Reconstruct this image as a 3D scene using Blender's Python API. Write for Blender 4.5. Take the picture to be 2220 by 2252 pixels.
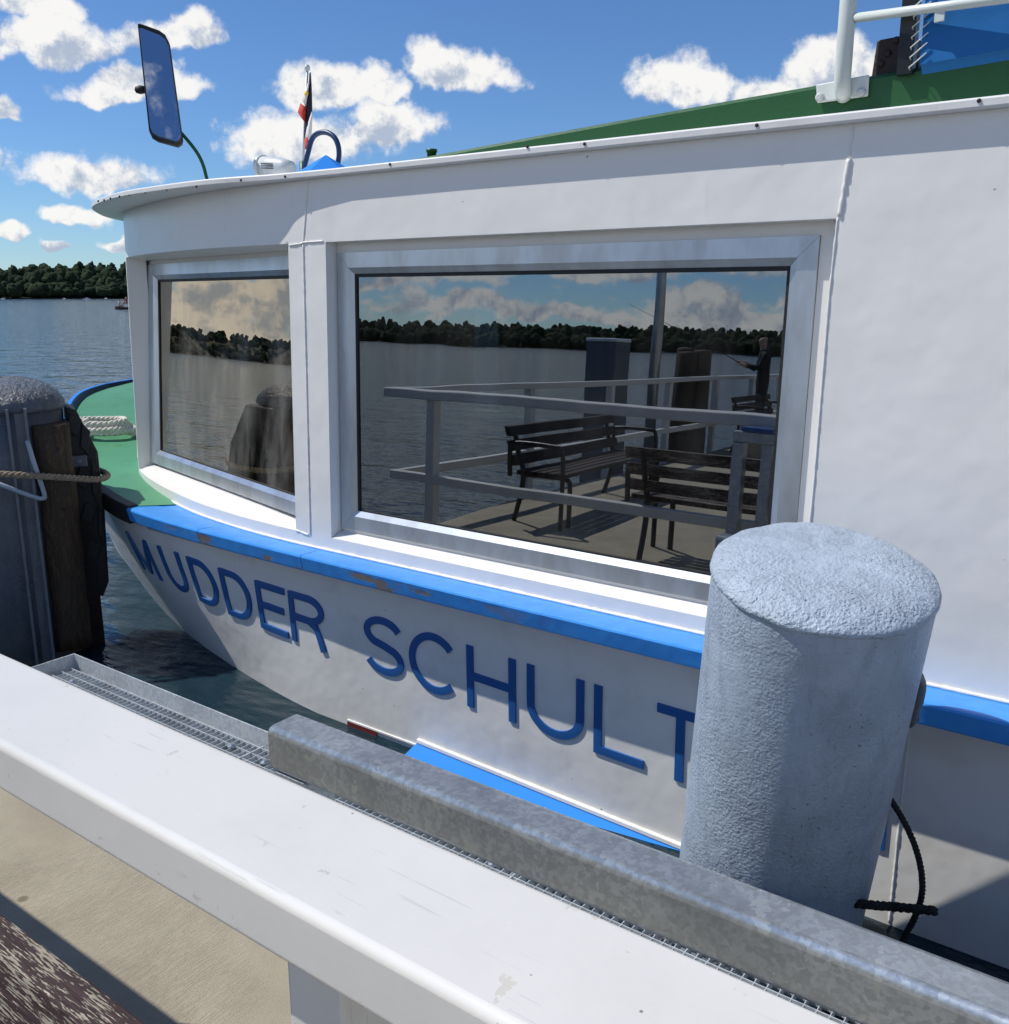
import bpy, bmesh, math, random
from mathutils import Vector as V, Matrix
random.seed(7)
for o in list(bpy.data.objects): bpy.data.objects.remove(o)
scn = bpy.context.scene
R = math.radians

# ------------------------------------------------------------------ camera
EYE = 2.10                       # eye height over the lake; builders below work relative to the eye, lifted at the end
FPX, PXC, PYC, HOR = 2053., 1110., 1126., 648.
PITCH = math.atan((PYC-HOR)/FPX); YAW = R(54)
fh = V((-math.cos(YAW), math.sin(YAW), 0)); rt = V((math.sin(YAW), math.cos(YAW), 0)); zz = V((0, 0, 1))
fw = fh*math.cos(PITCH)-zz*math.sin(PITCH); cu = fh*math.sin(PITCH)+zz*math.cos(PITCH)
cam_d = bpy.data.cameras.new('camera'); cam = bpy.data.objects.new('camera', cam_d)
scn.collection.objects.link(cam); scn.camera = cam
cam_d.sensor_fit = 'HORIZONTAL'; cam_d.sensor_width = 36; cam_d.lens = 36*FPX/2220
cam_d.clip_start = .05; cam_d.clip_end = 6000
cam.matrix_world = Matrix((( rt.x, cu.x, -fw.x, 0), (rt.y, cu.y, -fw.y, 0), (rt.z, cu.z, -fw.z, EYE), (0, 0, 0, 1)))

def ray(px, py): return fw+rt*((px-PXC)/FPX)-cu*((py-PYC)/FPX)
def onz(px, py, z): d = ray(px, py); return d*(z/d.z)
def ony(px, py, y): d = ray(px, py); return d*(y/d.y)
def onplane(px, py, p, n): d = ray(px, py); return d*(V(p).dot(n)/d.dot(n))

# ------------------------------------------------------------------ light and sky
SUN = V((-1.75, -.94, 2.72)).normalized()
scn.view_settings.view_transform = 'Standard'; scn.view_settings.look = 'None'
scn.view_settings.gamma = 1; scn.view_settings.exposure = 0.14
sl = bpy.data.lights.new('sun', 'SUN'); sl.energy = 3.7; sl.angle = R(.53); sl.color = (1, .955, .88)
so = bpy.data.objects.new('sun', sl); scn.collection.objects.link(so)
so.rotation_euler = SUN.to_track_quat('Z', 'Y').to_euler(); so.location = (0, 0, 40)

SKY_S, CLOUD_S = .088, .88
def build_world():
    w = bpy.data.worlds.new('World'); scn.world = w; w.use_nodes = True
    w.cycles.sampling_method = 'MANUAL'; w.cycles.sample_map_resolution = 256
    nt = w.node_tree; nt.nodes.clear(); L = nt.links.new
    def N(t, **k):
        n = nt.nodes.new(t)
        for a, b in k.items(): setattr(n, a, b)
        return n
    def inp(n, i, x):
        if isinstance(x, (int, float, tuple)): n.inputs[i].default_value = x
        else: L(x, n.inputs[i])
    def M(op, a, b=0.0):
        n = N('ShaderNodeMath', operation=op); inp(n, 0, a); inp(n, 1, b); return n.outputs[0]
    def VM(op, a, b=(0, 0, 0), c=(0, 0, 0), out=0):
        n = N('ShaderNodeVectorMath', operation=op); inp(n, 0, a); inp(n, 1, b); inp(n, 2, c); return n.outputs[out]
    def noise(vec, scale, det, rough=.55):
        n = N('ShaderNodeTexNoise'); n.inputs['Scale'].default_value = scale; n.inputs['Detail'].default_value = det; n.inputs['Roughness'].default_value = rough
        L(vec, n.inputs['Vector']); return n.outputs
    def mr(v, a, b, c, d):
        n = N('ShaderNodeMapRange', interpolation_type='SMOOTHSTEP')
        for i, x in enumerate((a, b, c, d)): n.inputs[1+i].default_value = x
        L(v, n.inputs[0]); return n.outputs[0]
    out = N('ShaderNodeOutputWorld'); sky = N('ShaderNodeTexSky', sky_type='NISHITA', sun_disc=False)
    sky.sun_elevation = math.asin(SUN.z); sky.sun_rotation = math.atan2(SUN.x, SUN.y)
    sky.air_density = 1.0; sky.dust_density = .0; sky.ozone_density = 4.0; sky.altitude = 0
    mul = N('ShaderNodeMix', data_type='RGBA', blend_type='MULTIPLY'); mul.inputs[0].default_value = 1; L(sky.outputs[0], mul.inputs[6]); mul.inputs[7].default_value = (.66, .88, 1.15, 1)
    bg = N('ShaderNodeBackground'); L(mul.outputs[2], bg.inputs[0]); bg.inputs[1].default_value = SKY_S
    # clouds: blobs where the photograph has them, an even field of the same kind elsewhere
    d = N('ShaderNodeTexCoord').outputs['Generated']
    wn = noise(d, 8, 4, .6)['Color']; dv = VM('MULTIPLY_ADD', VM('SUBTRACT', wn, (.5, .5, .5)), (.085,)*3, d)
    # bearing / elevation plane of the view: tangent coordinates
    u = VM('DOT_PRODUCT', dv, tuple(rt), out=1); f_ = VM('DOT_PRODUCT', dv, tuple(fh), out=1); z = VM('DOT_PRODUCT', dv, (0, 0, 1), out=1)
    fp = M('MAXIMUM', f_, .05); cm = N('ShaderNodeCombineXYZ'); L(M('DIVIDE', u, fp), cm.inputs[0]); L(M('DIVIDE', z, fp), cm.inputs[1]); uv = cm.outputs[0]
    blobs = [(100, 95, 190, 78), (85, 12, 120, 50), (395, 80, 125, 62), (290, 188, 200, 50), (15, 252, 66, 40), (190, 388, 190, 66), (-20, 372, 60, 40),
             (165, 472, 72, 30), (10, 512, 60, 30), (245, 528, 62, 20), (128, 538, 36, 13), (735, 190, 150, 62), (852, 205, 60, 45),
             (1000, 158, 165, 62), (690, 310, 210, 90), (870, 285, 130, 75), (1505, 195, 165, 98), (1850, 160, 175, 110), (1700, 200, 120, 70)]
    f = None
    for cx, cy, hw, hh in blobs:
        c = ray(cx, cy); k = c.dot(fh); cu_, cz = c.dot(rt)/k, c.z/k; sx, sy = 2108/(hw*.90), 2108/(hh*.90)
        v = VM('MULTIPLY_ADD', uv, (sx, sy, 0), (-cu_*sx, -cz*sy, 0)); v = VM('MAXIMUM', v, VM('MULTIPLY', v, (-1, -1.8, 0)))
        l = VM('LENGTH', v, out=1); by = VM('DOT_PRODUCT', uv, (0, sy, 0), out=1); by = M('SUBTRACT', by, cz*sy)
        if f is None: f, bs = l, by
        else:
            bs = M('ADD', bs, M('MULTIPLY', M('LESS_THAN', l, f), M('SUBTRACT', by, bs))); f = M('MINIMUM', f, l)
    f = M('SUBTRACT', 1.0, f)
    zc = M('ADD', M('MAXIMUM', z, 0.0), .12); cb2 = N('ShaderNodeCombineXYZ'); sp = N('ShaderNodeSeparateXYZ'); L(dv, sp.inputs[0])
    L(M('DIVIDE', sp.outputs[0], zc), cb2.inputs[0]); L(M('DIVIDE', sp.outputs[1], zc), cb2.inputs[1])
    gn = noise(VM('ADD', cb2.outputs[0], (4.3, 2.1, 0)), .62, 3, .5)[0]
    inview = M('MINIMUM', M('MAXIMUM', M('MULTIPLY', M('SUBTRACT', f_, .45), 9.0), 0.0), 2.0)
    gen = M('SUBTRACT', M('MULTIPLY', M('SUBTRACT', gn, M('ADD', .415, M('MULTIPLY', M('MAXIMUM', z, 0.0), .24))), 4.5), inview)
    isg = M('GREATER_THAN', gen, f); f = M('MAXIMUM', f, M('MINIMUM', gen, .8))
    fb0 = noise(d, 24, 8, .62)[0]; fb1 = noise(VM('ADD', d, (-.008, 0, .014)), 24, 7, .62)[0]; sm0 = noise(VM('ADD', d, (0, 0, .03)), 12, 2, .5)[0]
    F0 = M('ADD', f, M('MULTIPLY', M('SUBTRACT', fb0, .50), 1.75))
    dens = mr(F0, -.06, .40, 0, .96)
    hb = M('MULTIPLY', M('MINIMUM', M('MAXIMUM', bs, -1.0), 1.0), .42); gb_ = M('MULTIPLY', M('MAXIMUM', z, 0.0), -.75)
    hgt = M('ADD', hb, M('MULTIPLY', isg, M('SUBTRACT', gb_, hb)))
    lit = M('ADD', M('MULTIPLY', M('SUBTRACT', fb0, fb1), 3.2), M('ADD', M('SUBTRACT', .66, M('MULTIPLY', M('MAXIMUM', f, 0.0), .22)), hgt))
    lit = M('ADD', lit, M('MULTIPLY', M('SUBTRACT', .5, sm0), .9)); lit = mr(lit, .0, .80, 0, 1)
    col = N('ShaderNodeMix', data_type='RGBA'); L(lit, col.inputs[0]); col.inputs[6].default_value = (.46, .53, .66, 1); col.inputs[7].default_value = (1.0, .985, .955, 1)
    cb = N('ShaderNodeBackground'); L(col.outputs[2], cb.inputs[0]); cb.inputs[1].default_value = CLOUD_S
    mx = N('ShaderNodeMixShader'); L(dens, mx.inputs[0]); L(bg.outputs[0], mx.inputs[1]); L(cb.outputs[0], mx.inputs[2])
    L(mx.outputs[0], out.inputs[0])
build_world()

# ------------------------------------------------------------------ materials
MATS = {}
class NT:
    """small node helper for one material"""
    def __init__(s, name):
        s.m = bpy.data.materials.new(name); s.m.use_nodes = True; s.t = s.m.node_tree; s.n = s.t.nodes; s.n.clear(); s.L = s.t.links.new
        s.out = s.n.new('ShaderNodeOutputMaterial'); s.b = s.n.new('ShaderNodeBsdfPrincipled'); s.L(s.b.outputs[0], s.out.inputs[0])
        s.tc = s.n.new('ShaderNodeTexCoord'); s.co = s.tc.outputs['Object']; s._wp = None; MATS[name] = s.m
    def world(s):
        if not s._wp: s._wp = s.n.new('ShaderNodeNewGeometry').outputs['Position']
        return s._wp
    def map(s, scale=(1, 1, 1), rot=(0, 0, 0), src=None):
        n = s.n.new('ShaderNodeMapping'); n.inputs['Scale'].default_value = scale; n.inputs['Rotation'].default_value = rot
        s.L(src or s.world(), n.inputs[0]); return n.outputs[0]
    def noise(s, scale, det=4, rough=.55, src=None, dist=0):
        n = s.n.new('ShaderNodeTexNoise'); n.inputs['Scale'].default_value = scale; n.inputs['Detail'].default_value = det
        n.inputs['Roughness'].default_value = rough; n.inputs['Distortion'].default_value = dist; s.L(src or s.world(), n.inputs['Vector']); return n.outputs[0]
    def vor(s, scale, src=None, feat='F1', out='Distance', rnd=1):
        n = s.n.new('ShaderNodeTexVoronoi'); n.feature = feat; n.inputs['Scale'].default_value = scale; n.inputs['Randomness'].default_value = rnd
        s.L(src or s.world(), n.inputs['Vector']); return n.outputs[out]
    def ramp(s, v, a, b, c=0, d=1, smooth=True):
        n = s.n.new('ShaderNodeMapRange'); n.interpolation_type = 'SMOOTHSTEP' if smooth else 'LINEAR'
        for i, x in enumerate((a, b, c, d)): n.inputs[1+i].default_value = x
        s.L(v, n.inputs[0]); return n.outputs[0]
    def math(s, op, a, b=None):
        n = s.n.new('ShaderNodeMath'); n.operation = op
        for i, x in enumerate((a, b)):
            if x is None: continue
            if isinstance(x, (int, float)): n.inputs[i].default_value = x
            else: s.L(x, n.inputs[i])
        return n.outputs[0]
    def mix(s, f, a, b):
        n = s.n.new('ShaderNodeMix'); n.data_type = 'RGBA'
        for i, x in ((0, f), (6, a), (7, b)):
            if isinstance(x, (int, float)): n.inputs[i].default_value = x
            elif isinstance(x, tuple): n.inputs[i].default_value = x if len(x) == 4 else x+(1,)
            else: s.L(x, n.inputs[i])
        return n.outputs[2]
    def xyz(s, src=None):
        n = s.n.new('ShaderNodeSeparateXYZ'); s.L(src or s.world(), n.inputs[0]); return n.outputs
    def color(s, c):
        if isinstance(c, tuple): s.b.inputs['Base Color'].default_value = c if len(c) == 4 else c+(1,)
        else: s.L(c, s.b.inputs['Base Color'])
    def rough(s, r):
        if isinstance(r, (int, float)): s.b.inputs['Roughness'].default_value = r
        else: s.L(r, s.b.inputs['Roughness'])
    def bump(s, h, strength, dist=.01, prev=None):
        n = s.n.new('ShaderNodeBump'); n.inputs['Strength'].default_value = strength; n.inputs['Distance'].default_value = dist
        s.L(h, n.inputs['Height'])
        if prev: s.L(prev, n.inputs['Normal'])
        s.L(n.outputs[0], s.b.inputs['Normal']); return n.outputs[0]
    def metal(s, v): s.b.inputs['Metallic'].default_value = v
    def spec(s, v): s.b.inputs['Specular IOR Level'].default_value = v

def paint(name, col, rough=.35, wave=.25, grain=.10, speck=0., dirt=(.55, .5, .42), dirty=.06, specks=None, runs=0.):
    k = NT(name); n1 = k.noise(2.6, 3, .55); n2 = k.noise(60, 2)
    dk = k.ramp(k.noise(5.5, 4, .65), .45, .75, 0, dirty)
    c = k.mix(dk, col, tuple(x*y for x, y in zip(col, dirt)))
    if speck:
        v = k.ramp(k.vor(9), .02, .045, 1, 0); sel = k.ramp(k.noise(3, 0), .48, .52)
        c = k.mix(k.math('MULTIPLY', k.math('MULTIPLY', v, sel), speck), c, specks or (.10, .07, .05))
    if runs:
        r_ = k.math('MULTIPLY', k.ramp(k.noise(9, 3, .6, k.map((1.6, 1.6, .16))), .60, .78), k.ramp(k.noise(1.7, 2), .42, .68))
        c = k.mix(k.math('MULTIPLY', r_, runs), c, (.42, .34, .24))
    k.color(c); k.rough(rough)
    h_ = k.math('ADD', k.math('MULTIPLY', n1, wave*1.0), k.math('MULTIPLY', n2, grain*.16)); k.bump(h_, 1.0, .03)
    return k

paint('white_hull', (.81, .805, .78), .33, .45, .05, .9, dirt=(.72, .66, .58), dirty=.30, runs=.45)
paint('white_cabin', (.83, .825, .80), .30, .36, .04, .8, dirt=(.8, .77, .72), dirty=.14, runs=.16)
paint('white_sill', (.84, .83, .80), .38, .1, .03)
paint('white_roof', (.80, .80, .785), .35, .3, .05, .9, dirt=(.7, .6, .5), dirty=.2, specks=(.16, .06, .025), runs=.3)
paint('white_tube', (.72, .78, .74), .3, .1, .1, .5)
paint('green_deck', (.085, .30, .155), .5, .15, .25, .3, dirty=.35)
paint('green_roof', (.016, .10, .026), .42, .2, .2, .2)
paint('navy_letter', (.018, .105, .34), .38, .1, .12)
paint('blue_canvas', (.03, .17, .46), .85, .5, .1).spec(.1)
paint('blue_hood', (.035, .26, .78), .5, .1, .1).spec(.15)
paint('blue_tube', (.008, .04, .11), .4, .1, .1)
paint('grey_lamp', (.64, .68, .68), .4, .05, .05)
paint('black_rubber', (.012, .013, .014), .6, .2, .4)
paint('black_steel', (.008, .008, .009), .35, .05, .2)
paint('rust_box', (.030, .018, .015), .6, .2, .5, .6, specks=(.14, .06, .03))
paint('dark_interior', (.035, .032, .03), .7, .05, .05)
paint('paper', (.5, .5, .47), .8, .05, .05)
paint('steel_bolt', (.62, .64, .63), .35, .05, .1)
paint('red_antifoul', (.19, .015, .012), .6, .1, .2)
paint('white_frp', (.82, .83, .84), .3, .05, .02)
paint('skin_dark_boat', (.06, .045, .04), .6, .05, .05)
paint('flag_black', (.012, .013, .03), .8, .1, .1); paint('flag_white', (.72, .70, .66), .8, .1, .1); paint('flag_red', (.55, .05, .03), .8, .1, .1); paint('flag_gold', (.72, .52, .08), .8, .1, .1)

def blue_paint():
    k = NT('blue_gunwale'); wp = k.world(); x = k.xyz()
    n = k.noise(6, 6, .65, k.map((1, 1, 2.2))); worn = k.ramp(n, .545, .565)
    # worn patches only on the vertical face (z below the top edge), where the boat rubs
    face = k.ramp(x[2], EYE-1.222, EYE-1.208, 1, 0)
    reg = k.math('MULTIPLY', k.ramp(x[0], -4.5, -4.2), k.ramp(x[0], -2.6, -1.7, 1, 0))
    wm = k.math('MULTIPLY', k.math('MULTIPLY', worn, face), reg)
    c = k.mix(k.ramp(k.noise(14, 4), .3, .8), (.045, .28, .78), (.06, .33, .84))
    c = k.mix(wm, c, (.25, .22, .20)); k.color(c); k.rough(.32)
    p = k.bump(k.noise(3.5, 3), .35, .03); p = k.bump(k.noise(40, 3), .14, .004, p); k.bump(wm, .4, -.002, p)
blue_paint()

def white_rail():
    k = NT('white_rail'); wp = k.world(); base = (.715, .70, .655)
    n = k.noise(9, 7, .62); chip = k.ramp(n, .635, .645); chip2 = k.ramp(k.noise(34, 5, .6), .675, .69)
    x = k.xyz(); right = k.ramp(x[0], -1.1, -.2)
    dot = k.ramp(k.vor(23), .02, .05, 1, 0); ds = k.math('MULTIPLY', dot, k.ramp(k.noise(7, 2), .50, .54))
    sc = k.noise(5, 3, .5, k.map((1.5, 40, 4), (0, 0, R(63)))); scr = k.math('MULTIPLY', k.ramp(sc, .665, .68), k.ramp(k.noise(3.1, 2), .48, .58))
    c = k.mix(k.ramp(k.noise(4, 6, .65), .4, .72, 0, .45), base, (.62, .61, .57))
    c = k.mix(k.math('MULTIPLY', k.math('MULTIPLY', chip, right), .75), c, (.60, .56, .47))
    c = k.mix(k.math('MULTIPLY', chip2, .65), c, (.50, .47, .41))
    c = k.mix(k.math('MULTIPLY', ds, .85), c, (.16, .13, .11)); c = k.mix(k.math('MULTIPLY', scr, .28), c, (.40, .39, .38))
    k.color(c); k.rough(.30); p = k.bump(k.noise(4, 3), .12, .02); p = k.bump(chip, .25, -.001, p); k.bump(k.noise(150, 3), .06, .002, p)
white_rail()

def galv(name, dark=1.0):
    k = NT(name); v = k.vor(78, out='Color'); vx = k.n.new('ShaderNodeRGBToBW'); k.L(v, vx.inputs[0]); big = k.noise(4, 5, .62); fine = k.vor(170, out='Color'); fx = k.n.new('ShaderNodeRGBToBW'); k.L(fine, fx.inputs[0])
    m_ = k.math('ADD', k.math('MULTIPLY', vx.outputs[0], .65), k.math('MULTIPLY', fx.outputs[0], .35))
    c = k.mix(k.ramp(m_, .3, .7), tuple(dark*a for a in (.415, .445, .47)), tuple(dark*a for a in (.53, .57, .60)))
    c = k.mix(k.ramp(big, .40, .72, 0, .6), c, tuple(dark*a for a in (.30, .32, .34)))
    sp = k.math('MULTIPLY', k.ramp(k.noise(15, 3, .6), .61, .622), k.ramp(k.noise(2.3, 1), .42, .6)); c = k.mix(k.math('MULTIPLY', sp, .75), c, (.64, .67, .66))
    scr = k.math('MULTIPLY', k.ramp(k.noise(6, 2, .5, k.map((1, 1, 34), (0, R(28), 0))), .66, .675), k.ramp(k.noise(3, 1), .5, .6)); c = k.mix(k.math('MULTIPLY', scr, .5), c, (.62, .62, .62))
    k.color(c); k.metal(.78); k.rough(k.ramp(m_, 0, 1, .31, .39)); k.bump(big, .12, .01)
galv('galvanised', 1.12); galv('galvanised_grate', 1.2); MATS['galvanised_grate'].node_tree.nodes['Principled BSDF'].inputs['Metallic'].default_value = .25

def alu():
    k = NT('aluminium'); n = k.noise(8, 5, .6, k.map((1, 1, .35)))
    k.color(k.mix(k.ramp(n, .35, .7), (.60, .65, .70), (.48, .50, .52))); k.metal(.82); k.rough(.34); k.bump(k.noise(160, 3), .05, .001)
alu()

def concrete():
    k = NT('concrete'); x = k.xyz()
    n = k.noise(3.2, 7, .6); sand = k.noise(260, 3, .6); streak = k.noise(10, 4, .6, k.map((26, 2.4, 1), (0, 0, R(4)))); pat = k.ramp(k.noise(1.7, 3), .42, .62)
    c = k.mix(k.ramp(n, .3, .75), (.33, .292, .215), (.43, .385, .29)); c = k.mix(k.ramp(sand, .35, .7, 0, .35), c, (.20, .175, .13))
    d = k.ramp(k.vor(6.5), .03, .05, 1, 0); c = k.mix(k.math('MULTIPLY', d, k.ramp(k.noise(4.4, 1), .5, .52)), c, (.70, .68, .62))
    d2 = k.ramp(k.vor(3.1), .03, .06, 1, 0); c = k.mix(k.math('MULTIPLY', d2, .7), c, (.13, .10, .05))
    k.color(c); k.rough(.9); p = k.bump(k.math('MULTIPLY', k.ramp(streak, .45, .62), pat), .45, .005); k.bump(sand, .40, .003, p)
concrete()

def pile_paint(name, col, dark, lump=.35, pitd=.006):
    k = NT(name); pit = k.noise(115, 2, .5); blot = k.noise(5, 6, .65); st_ = k.noise(5, 4, .6, k.map((7, 7, .5))); area = k.noise(3.2, 3, .6)
    c = k.mix(k.ramp(blot, .35, .7), col, tuple(a*.80 for a in col)); c = k.mix(k.ramp(st_, .50, .72, 0, .45), c, tuple(a*.62 for a in col))
    c = k.mix(k.math('MULTIPLY', k.ramp(st_, .28, .42, 1, 0), .25), c, tuple(min(1, a*1.25) for a in col))
    chips = k.math('MULTIPLY', k.ramp(k.noise(80, 4, .65), .64, .67), k.ramp(area, .46, .60)); c = k.mix(k.math('MULTIPLY', chips, dark), c, (.055, .065, .078))
    d = k.math('MULTIPLY', k.ramp(k.vor(10), .02, .045, 1, 0), k.ramp(k.noise(4, 1), .55, .57)); c = k.mix(d, c, (.62, .60, .52))
    k.color(c); k.rough(.45); p = k.bump(k.noise(11, 4, .6), lump, .02); k.bump(k.math('MULTIPLY', pit, k.ramp(area, .35, .6, .35, 1.0)), .75, pitd, p); 
pile_paint('pile_blue', (.38, .455, .555), .8); pile_paint('pile_blue_cap', (.42, .50, .60), .9, 1.0, .010); pile_paint('pile_grey', (.105, .125, .155), .3)

def cap_paint():
    k = NT('pile_cap'); n = k.noise(38, 5, .6); c = k.mix(k.ramp(n, .3, .7), (.10, .12, .15), (.16, .185, .22)); k.color(c); k.rough(.33); k.spec(.6)
    p = k.bump(n, 1.0, .03); k.bump(k.noise(120, 3), .6, .006, p)
cap_paint()

def wood(name, paintc, bare, amount, axis=(1, 30, 30)):
    k = NT(name); g = k.noise(3.5, 6, .65, k.map(axis)); fine = k.noise(9, 4, .6, k.map(tuple(a*2.0 for a in axis))); spot = k.noise(34, 5, .7, k.map(tuple(1 if a > 10 else .22 for a in axis)))
    m = k.ramp(k.math('ADD', k.math('MULTIPLY', fine, .55), k.math('MULTIPLY', spot, .55)), amount, amount+.03)
    c = k.mix(k.ramp(g, .3, .7), paintc, tuple(a*.55 for a in paintc)); b = k.mix(k.ramp(spot, .4, .6), bare, tuple(a*.6 for a in bare))
    k.color(k.mix(m, c, b)); k.rough(.75); p = k.bump(g, .5, .01); k.bump(m, .7, -.003, p)
wood('bench_wood', (.045, .020, .022), (.55, .49, .39), .575, (2.0, 24, 24))
wood('bench_wood_dark', (.030, .018, .015), (.16, .13, .10), .66, (5, 5, 26))
wood('old_timber', (.060, .042, .026), (.17, .11, .055), .575, (18, 18, 1.2))
pile_paint('channel_grey', (.17, .195, .23), .3)

def rope_mat(name, c, c2):
    k = NT(name); n = k.noise(40, 4); k.color(k.mix(k.ramp(n, .3, .7), c, c2)); k.rough(.9); k.bump(k.noise(220, 3, .6), .6, .003)
rope_mat('rope_tan', (.36, .30, .22), (.24, .19, .13)); rope_mat('rope_white', (.78, .74, .66), (.62, .57, .48)); rope_mat('rope_black', (.010, .010, .011), (.022, .021, .020))

def glass(name, tint, gl, refl, dust_haze=.03):
    k = NT(name); t = k.t; tr = k.n.new('ShaderNodeBsdfTransparent'); tr.inputs[0].default_value = tint+(1,)
    gs = k.n.new('ShaderNodeBsdfGlossy'); gs.inputs['Roughness'].default_value = 0.0; gs.inputs['Color'].default_value = gl+(1,)
    bn_ = k.n.new('ShaderNodeBump'); bn_.inputs['Strength'].default_value = .03; bn_.inputs['Distance'].default_value = .02; k.L(k.noise(2.2, 1), bn_.inputs['Height']); k.L(bn_.outputs[0], gs.inputs['Normal'])
    fr = k.n.new('ShaderNodeFresnel'); fr.inputs[0].default_value = 1.5
    mx = k.n.new('ShaderNodeMixShader'); k.L(k.math('ADD', fr.outputs[0], refl), mx.inputs[0]); k.L(tr.outputs[0], mx.inputs[1]); k.L(gs.outputs[0], mx.inputs[2])
    df = k.n.new('ShaderNodeBsdfDiffuse'); df.inputs[0].default_value = (.55, .53, .48, 1); m2 = k.n.new('ShaderNodeMixShader')
    k.L(k.math('MULTIPLY', k.ramp(k.noise(3.5, 5, .65, k.map((1, 1, .35))), .35, .8), dust_haze), m2.inputs[0]); k.L(mx.outputs[0], m2.inputs[1]); k.L(df.outputs[0], m2.inputs[2]); k.L(m2.outputs[0], k.out.inputs[0])
glass('window_glass', (.34, .36, .36), (.86, .90, .95), .25, .05)
glass('bronze_glass', (.28, .25, .20), (1.0, .88, .70), .34, .30)  # heavy dust layer also paints in the pane's beige haze, muting reflections
k = NT('mirror_glass'); k.color((.62, .66, .72)); k.metal(1); k.rough(.01)

def water():
    k = NT('water'); x = k.world()
    w1 = k.noise(.55, 4, .55, k.map((1, 2.1, 1), (0, 0, R(-35)))); w2 = k.noise(2.6, 4, .6, k.map((1, 2.4, 1), (0, 0, R(-28)))); w3 = k.noise(.05, 3, .5)
    k.color((.011, .030, .042)); k.rough(.08); k.b.inputs['IOR'].default_value = 1.333
    p = k.bump(w1, .55, .30); k.bump(w2, .30, .08, p)
water()

def foliage():
    k = NT('foliage'); n = k.noise(.06, 3, .6); n2 = k.noise(.8, 4, .7)
    c = k.mix(k.ramp(n, .3, .7), (.024, .042, .022), (.050, .074, .034)); c = k.mix(k.ramp(n2, .38, .66, 0, .75), c, (.016, .026, .016)); k.color(c); k.rough(.9); k.spec(.1); k.bump(n2, 1.0, 1.2)
foliage()
k = NT('shore_ground'); k.color(k.mix(k.ramp(k.noise(.2, 4), .4, .6), (.016, .024, .012), (.026, .03, .016))); k.rough(.95)

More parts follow.
